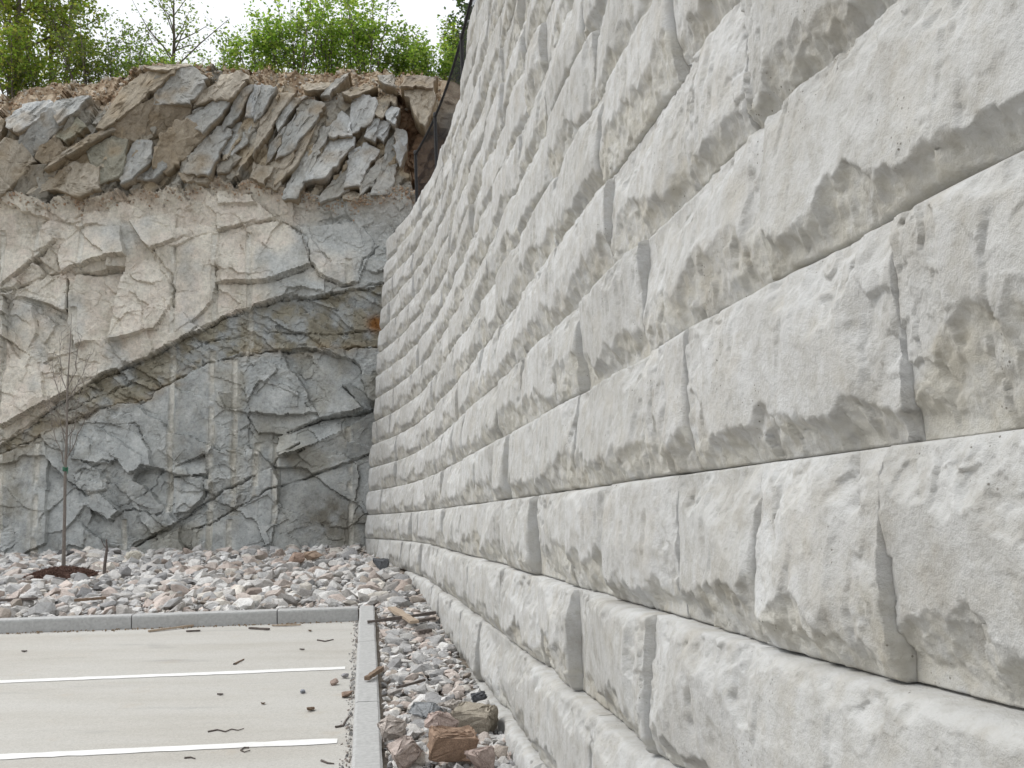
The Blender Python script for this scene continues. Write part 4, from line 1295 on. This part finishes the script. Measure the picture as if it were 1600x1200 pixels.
for dz in (-.03, 0, .03):
    tp_.put(*tube_np(np.stack([tp[0] + .036 * np.cos(th), tp[1] + .036 * np.sin(th), tp[2] + dz * .7 + .01 * np.sin(2 * th)], 1), .011, 6))
tp_.put(*tube_np(np.array([tp + (.036, 0, 0), tp + (.05, -.02, -.04), tp + (.045, -.03, -.09)]), [.009, .008, .004], 5))
tie = add('tie', tp_.mesh('tie', M_TIE), sap)
tie['label'] = 'green tie band round the trunk'
# mulch: a low mound of bark shreds
nr, na = 14, 40
R_, A_ = np.meshgrid(np.linspace(0, 1, nr), np.linspace(0, 2 * math.pi, na), indexing='ij')
rad = .52 * (1 + .12 * fbm(np.cos(A_) * 2 + 5, np.sin(A_) * 2 + 5, 3, 3))
mx = R_ * rad * np.cos(A_); my = R_ * rad * np.sin(A_)
mz = .12 * (1 - R_ ** 2) + .045 * fbm(mx * 9, my * 9, 8, 4) - .02
mz += bed_z(MULCH[0] + mx, MULCH[1] + my) - bed_z(MULCH[0], MULCH[1])
mul = add('mulch_ring', None, loc=(MULCH[0], MULCH[1], bed_z(MULCH[0], MULCH[1])))
tag(mul, 'round mound of dark red bark mulch at the foot of the sapling', 'mulch')
add('mound', mesh_np('mound', np.stack([mx, my, mz], -1).reshape(-1, 3), grid_faces(nr, na), M_MULCH, True), mul)
sh = Pile()
for _ in range(1500):
    r1 = .56 * math.sqrt(rng.random()); a1 = rng.uniform(0, 6.28)
    x, y = r1 * math.cos(a1), r1 * math.sin(a1)
    z = .12 * max(0, 1 - (r1 / .52) ** 2) + bed_z(MULCH[0] + x, MULCH[1] + y) - bed_z(MULCH[0], MULCH[1]) + .008
    d = rot_m(rng.normal(0, .5), rng.normal(0, .4), rng.uniform(0, 6.28))
    b8 = np.array([(-1, -1, -1), (1, -1, -1), (1, 1, -1), (-1, 1, -1), (-1, -1, 1), (1, -1, 1), (1, 1, 1), (-1, 1, 1)]) * .5 * np.array([rng.uniform(.03, .08), .012, .006])
    sh.put(b8 @ d.T + (x, y, z), BOXF)
tag(add('bark_shreds', sh.mesh('bark_shreds', M_MULCH, False), mul), kind='stuff')
# stake stuck in the gravel
stk_b = on_ground(162, 906, .13)
pl = Pile()
P_ = np.array([at_depth(162, 906, stk_b[1]), at_depth(164, 880, stk_b[1]), at_depth(167, 858, stk_b[1] + .02), at_depth(166, 842, stk_b[1] + .03)])
pl.put(*tube_np(P_ - stk_b, [.026, .024, .02, .008], 6))
pl.put(*tube_np(np.array([P_[2], P_[2] + (-.05, 0, .06), P_[2] + (-.09, 0, .16)]) - stk_b, [.010, .008, .004], 5))
tag(add('dead_stem', pl.mesh('dead_stem', M_WOODG), None, loc=stk_b), 'short dead woody stem poking out of the gravel right of the mulch', 'stem')

# ------------------------------------------------------------------ fence along the top of the wall
FZ = ZB + BH * 13
fence = add('chain_link_fence', None, loc=(*wall_pt(18.35, 13, .12)[0], FZ))
tag(fence, 'black chain-link fence with slim posts along the top of the block wall', 'fence')
FO = np.array(fence.location)
FH = 1.14
def fpt(Y, z):
    P_, _ = wall_pt(Y, 13, .12)
    return np.array([P_[0], P_[1], FZ + z]) - FO
for Y in (18.35, 16.6, 13.8, 11.4, 9.0):
    pl = Pile(); pl.put(*tube_np(np.array([fpt(Y, -.35), fpt(Y, .5), fpt(Y, FH + .01)]), .030, 10))
    po = add('post', pl.mesh('post', M_METAL), fence)
    pc = Pile(); q = fpt(Y, FH)
    pc.put(*tube_np(np.array([q + (0, 0, -.02), q + (0, 0, .03), q + (0, 0, .055), q + (0, 0, .06)]), [.036, .036, .022, .002], 10))
    add('cap', pc.mesh('cap', M_METAL), po)
ys = np.linspace(18.35, 9.0, 60)
pl = Pile(); pl.put(*tube_np(np.array([fpt(y, FH - .02) for y in ys]), .022, 8))
add('top_rail', pl.mesh('top_rail', M_METAL), fence)
pl = Pile(); pl.put(*tube_np(np.array([fpt(y, .06) for y in ys]), .006, 5))
add('bottom_wire', pl.mesh('bottom_wire', M_METAL), fence)
wp = Pile()
Ltot = 9.35; stp = .07
for k in range(int((Ltot + FH) / stp) + 1):
    for sgn in (1, -1):
        # straight diagonal wires, one family leaning each way
        t0, t1 = k * stp - FH, k * stp
        a_, b_ = max(t0, 0), min(t1, Ltot)
        if b_ - a_ < .03: continue
        za, zb = (a_ - t0), (b_ - t0)
        if sgn < 0: za, zb = FH - za, FH - zb
        pts = np.array([fpt(18.35 - a_ - (b_ - a_) * i / 4, max(.03, (za + (zb - za) * i / 4) * .97)) for i in range(5)])
        wp.put(*tube_np(pts, .0022, 3))
wm = add('wire_mesh', wp.mesh('wire_mesh', M_METAL), fence)


# ------------------------------------------------------------------ trees and shrubs on the hill top
def hill_z(x, y):
    i = np.argmin(np.abs(edge[:, 0] - x))
    zt = edge[i, 2]
    dy = y - edge[i, 1]
    return zt + .03 + .03 * max(0, dy)


def plant(name, label, cat, group, px, Y, height, spread, stems, nleaf, lsize, cols, trunk_r, crown_lo=0.0, seed=0, lean=0.0, limbs=9, sparse=1.0):
    r = np.random.default_rng(seed)
    nleaf = int(nleaf * .88)
    if stems > 1: stems += 4; limbs = 7; spread *= .8; height *= 1.12
    P0 = at_depth(px, 130, Y)
    root = np.array([P0[0], Y, hill_z(P0[0], Y) - .05])
    e = add(name, None, loc=root); tag(e, label, cat, group)
    tips = []
    for s_ in range(stems):
        tk = Pile()
        hh = height * r.uniform(.55 if stems > 1 else .85, 1.05)
        a = r.uniform(0, 6.28); off = (spread * .75 if stems > 1 else .08) * r.random() + (.04 if stems > 1 else 0)
        top = np.array([math.cos(a) * off * 1.8 + lean, math.sin(a) * off * 1.8, hh])
        st_ = np.array([math.cos(a) * off * .4, math.sin(a) * off * .4, -.1])
        n = 9
        path = st_ + (top - st_) * np.linspace(0, 1, n)[:, None]
        path[1:] += np.cumsum(r.normal(0, .035 * height / n * 1.5, (n - 1, 3)) * [1, 1, .2], 0)
        rr = np.linspace(trunk_r, trunk_r * .18, n) * (1 if stems == 1 else .7)
        tk.put(*tube_np(path, rr, 7))
        for l in range(limbs):
            t = r.uniform(max(.12, crown_lo), .97)
            b0 = np.array([np.interp(t * (n - 1), np.arange(n), path[:, c]) for c in range(3)])
            aa = r.uniform(0, 6.28); ln = spread * r.uniform(.35, 1.0) * (1.15 - .6 * t)
            b1 = b0 + np.array([math.cos(aa) * ln, math.sin(aa) * ln, ln * r.uniform(.4, 1.5)])
            md = (b0 + b1) / 2 + r.normal(0, .08 * ln, 3)
            br = trunk_r * .38 * (1.1 - .7 * t)
            tk.put(*tube_np(np.array([b0, md, b1]), [br, br * .7, br * .25], 5))
            for q in np.linspace(.35, 1, 4):
                p_ = b0 + (md - b0) * min(1, q * 2) if q < .5 else md + (b1 - md) * (q * 2 - 1)
                tips.append(p_)
                tw = p_ + r.normal(0, .16 * spread + .05, 3) + [0, 0, .08]
                tk.put(*tube_np(np.array([p_, (p_ + tw) / 2 + r.normal(0, .02, 3), tw]), [br * .3, br * .2, .002], 4))
                tips.append(tw)
        add('trunk' if stems == 1 else 'stem', tk.mesh('trunk', M_BARK), e)
    tips = np.array(tips)
    # leaves: small folded blades in clumps round the twigs
    ctr = tips[r.integers(len(tips), size=nleaf)] + r.normal(0, 1, (nleaf, 3)) * (.05 + .036 * spread) * sparse
    ctr[:, 2] = np.maximum(ctr[:, 2], .04)
    d = r.standard_normal((nleaf, 3)); d[:, 2] *= .6; d /= np.linalg.norm(d, axis=1)[:, None]
    q = np.cross(d, r.standard_normal((nleaf, 3))); q /= np.linalg.norm(q, axis=1)[:, None]
    nn = np.cross(d, q)
    L = lsize * 1.35 * r.uniform(.6, 1.3, (nleaf, 1))
    V = np.stack([ctr - d * L * .5, ctr + q * L * .30 + nn * L * .08, ctr + d * L * .5, ctr - q * L * .30 + nn * L * .08], 1).reshape(-1, 3)
    F = np.arange(nleaf * 4).reshape(-1, 4)
    cols = np.array(cols)
    cc = cols[r.integers(len(cols), size=nleaf)] * r.uniform(.7, 1.3, (nleaf, 1))
    add('crown' if stems == 1 else 'foliage', mesh_np('crown', V, F, M_LEAF, False, np.repeat(cc, 4, 0)), e)
    return e


YG = [(.26, .30, .07), (.20, .27, .05), (.31, .31, .09), (.15, .19, .05)]
BG = [(.20, .31, .06), (.26, .37, .08), (.14, .23, .05), (.33, .41, .11)]
PG = [(.17, .23, .08), (.20, .24, .09), (.13, .18, .06)]
DG = [(.05, .085, .03), (.07, .11, .04), (.04, .065, .03)]
TG = 'trees along the top of the rock cut'
SG = 'shrubs along the top of the rock cut'
plant('broadleaf_tree', 'yellow-green tree with a straight dark trunk at the far left edge', 'tree', TG, 28, 24.6, 5.2, 1.5, 1, 5200, .085, YG, .11, .06, 1, limbs=20)
plant('broadleaf_tree', 'slender yellow-green tree, second trunk from the left edge', 'tree', TG, 82, 25.4, 5.0, 1.2, 1, 3600, .08, YG, .075, .06, 2, limbs=18)
plant('broadleaf_tree', 'slim tree with dark trunk, third from the left edge', 'tree', TG, 106, 24.8, 5.0, 1.1, 1, 3200, .08, YG + BG[:1], .07, .06, 3, limbs=18)
plant('broadleaf_tree', 'leafy tree cut by the left picture edge', 'tree', TG, -40, 25.5, 5.0, 1.6, 1, 3800, .085, YG, .10, .06, 4, limbs=16)
plant('leafy_shrub', 'low dark-green shrub under the trees at far left', 'shrub', SG, 20, 23.6, 1.5, .8, 4, 2200, .07, YG[1:] + BG[:1], .03, .0, 5)
plant('leafy_shrub', 'loose shrub thinning out right of the left trees', 'shrub', SG, 140, 24.2, 1.9, .9, 4, 1800, .065, YG + PG, .03, .0, 6)
plant('leafy_shrub', 'sparse twiggy shrub with sky behind, left of the pale forked tree', 'shrub', SG, 185, 25.0, 2.0, .8, 4, 1600, .065, PG + BG[:1], .03, .0, 7)
plant('forked_tree', 'sparse pale-leaved tree with forked bare branches above the big grey block', 'tree', TG, 268, 25.0, 3.4, 1.7, 1, 950, .07, PG, .075, .16, 8, limbs=15, sparse=1.2)
plant('leafy_shrub', 'small bright shrub at the foot of the forked tree', 'shrub', SG, 246, 24.0, .9, .5, 4, 1300, .06, BG, .02, .0, 9)
plant('leafy_shrub', 'low bright bush just right of the forked tree', 'shrub', SG, 300, 24.2, .8, .5, 4, 1200, .06, BG, .02, .0, 10)
plant('leafy_shrub', 'sparse low bush in the gap before the tall green thicket', 'shrub', SG, 345, 24.8, .9, .6, 4, 1100, .06, PG + BG, .02, .0, 11)
plant('leafy_shrub', 'tall bright green bush at the left end of the thicket', 'shrub', SG, 408, 24.3, 2.1, .75, 5, 2800, .075, BG, .03, .0, 12)
plant('leafy_shrub', 'dense bright green bush left of the thicket middle', 'shrub', SG, 462, 23.8, 2.0, .85, 5, 2500, .075, BG, .03, .0, 13)
plant('leafy_shrub', 'dense green bush in the middle of the thicket', 'shrub', SG, 515, 24.2, 2.1, .85, 5, 2500, .075, BG, .03, .0, 14)
plant('leafy_shrub', 'tall spiky green bush at the right end of the thicket', 'shrub', SG, 578, 24.0, 2.3, .7, 4, 2800, .07, BG, .03, .0, 15)
plant('leafy_shrub', 'airy light-green bush between thicket and fence', 'shrub', SG, 632, 24.4, 1.4, .7, 5, 2900, .07, BG + PG, .025, .0, 16)
plant('leafy_shrub', 'narrow upright yellow-green shrub beside the fence', 'shrub', SG, 708, 24.8, 1.9, .5, 5, 2400, .07, YG + BG, .025, .0, 17)
plant('leafy_shrub', 'low shrub behind the fence rail, left of the narrow one', 'shrub', SG, 672, 23.9, .9, .6, 5, 2400, .07, BG, .02, .0, 18)
plant('dense_tree', 'dark dense tree seen through the fence mesh', 'tree', TG, 770, 25.5, 4.5, 1.3, 1, 6500, .08, DG, .09, .0, 19, limbs=22)
plant('leafy_shrub', 'dark green bush behind the fence, right of the narrow upright shrub', 'shrub', SG, 745, 24.2, 1.6, .7, 4, 2600, .07, DG + BG[2:3], .025, .0, 20)

plant('leafy_shrub', 'knee-high yellow-green shrub between the second and third trunks from the left', 'shrub', SG, 66, 23.9, 1.1, .7, 4, 1500, .065, YG + BG, .02, .0, 21)
plant('leafy_shrub', 'small pale shrub on the lip just left of the big grey block', 'shrub', SG, 216, 24.3, 1.1, .6, 4, 1300, .06, PG + BG, .02, .0, 22)
plant('leafy_shrub', 'upright light-green shrub at the very left of the tall thicket', 'shrub', SG, 376, 24.9, 1.7, .6, 4, 1700, .065, BG + PG, .025, .0, 23)
plant('leafy_shrub', 'taller green shrub filling the back of the thicket, right of its middle', 'shrub', SG, 548, 25.2, 2.4, .8, 4, 2600, .075, BG, .03, .0, 24)
# dry grass and leaf litter hanging over the edge
gb_v, gb_c = [], []
nb = 5200
ui = rng.uniform(-60, 740, nb)
wgt = np.interp(ui, [-60, 60, 130, 200, 300, 370, 480, 560, 740], [.5, .4, .6, .3, .4, 1, 1, .6, .7])
ui = ui[rng.random(nb) < wgt]
for u_ in ui:
    i = int(np.argmin(np.abs(us - u_)))
    p_ = edge[i] + np.array([rng.normal(0, .03), rng.uniform(-.05, .9), 0]); p_[2] += .02
    L = rng.uniform(.07, .24); a = rng.uniform(0, 6.28)
    tip = p_ + np.array([math.cos(a) * L * .6, math.sin(a) * L * .6 - .03, L * rng.uniform(.2, 1.0)])
    w_ = np.array([-math.sin(a), math.cos(a), 0]) * .008
    gb_v += [p_ - w_, p_ + w_, tip]
    cc = random.choice([(.27, .20, .12), (.20, .14, .085), (.33, .26, .15), (.14, .18, .05), (.11, .17, .04), (.13, .20, .04)])
    gb_c += [cc] * 3
tag(add('grass', mesh_np('grass', np.array(gb_v), np.arange(len(gb_v)).reshape(-1, 3), M_LEAF, False, np.array(gb_c))), 'dry grass and litter along the lip of the rock cut', 'grass', kind='stuff')
# crumbs of stone on the lip and on the ledge under the slabs
cv_, cf_, cc_, cn = [], [], [], 0
for _ in range(2600):
    u_ = rng.uniform(-30, 690)
    i = int(np.argmin(np.abs(us - u_)))
    if rng.random() < .55:
        j = int(rng.uniform(1, 34) * rng.random() ** .5)
        if lip[i, j] < .08: continue
        s = rng.uniform(.03, .13)
        c = np.array(random.choice([(.48, .40, .30), (.40, .32, .23), (.42, .39, .34), (.29, .20, .13)]))
    else:
        j = int(np.argmin(np.abs(Vg[i] - LEDGE[i, 0] - abs(rng.normal(0, 9)) - 2)))
        s = rng.uniform(.025, .10)
        if rng.random() > np.interp(u_, [0, 150, 300, 400, 450, 640], [.4, .4, .5, .8, 1, 1]): continue
        c = np.array(random.choice([(.42, .35, .27), (.33, .30, .26), (.38, .28, .2)]))
    v, f = PV[rng.integers(16)]
    p_ = Pc[i, j] + np.array([rng.normal(0, .015), -.01, .2 * s])
    cv_.append((v * s) @ rot_m(rng.uniform(0, 6), rng.uniform(0, 6), 0).T + p_); cf_.append(f + cn); cn += len(v)
    cc_.append(np.broadcast_to(c * rng.uniform(.8, 1.2), v.shape))
rb = add('rubble', mesh_np('rubble', np.concatenate(cv_), np.concatenate(cf_), M_STONE_T, False, np.concatenate(cc_)), cliff)
tag(rb, kind='stuff')
print('tris', sum(len(m.loop_triangles) or sum(max(0, p.loop_total - 2) for p in m.polygons) for m in bpy.data.meshes if len(m.polygons) < 4000))
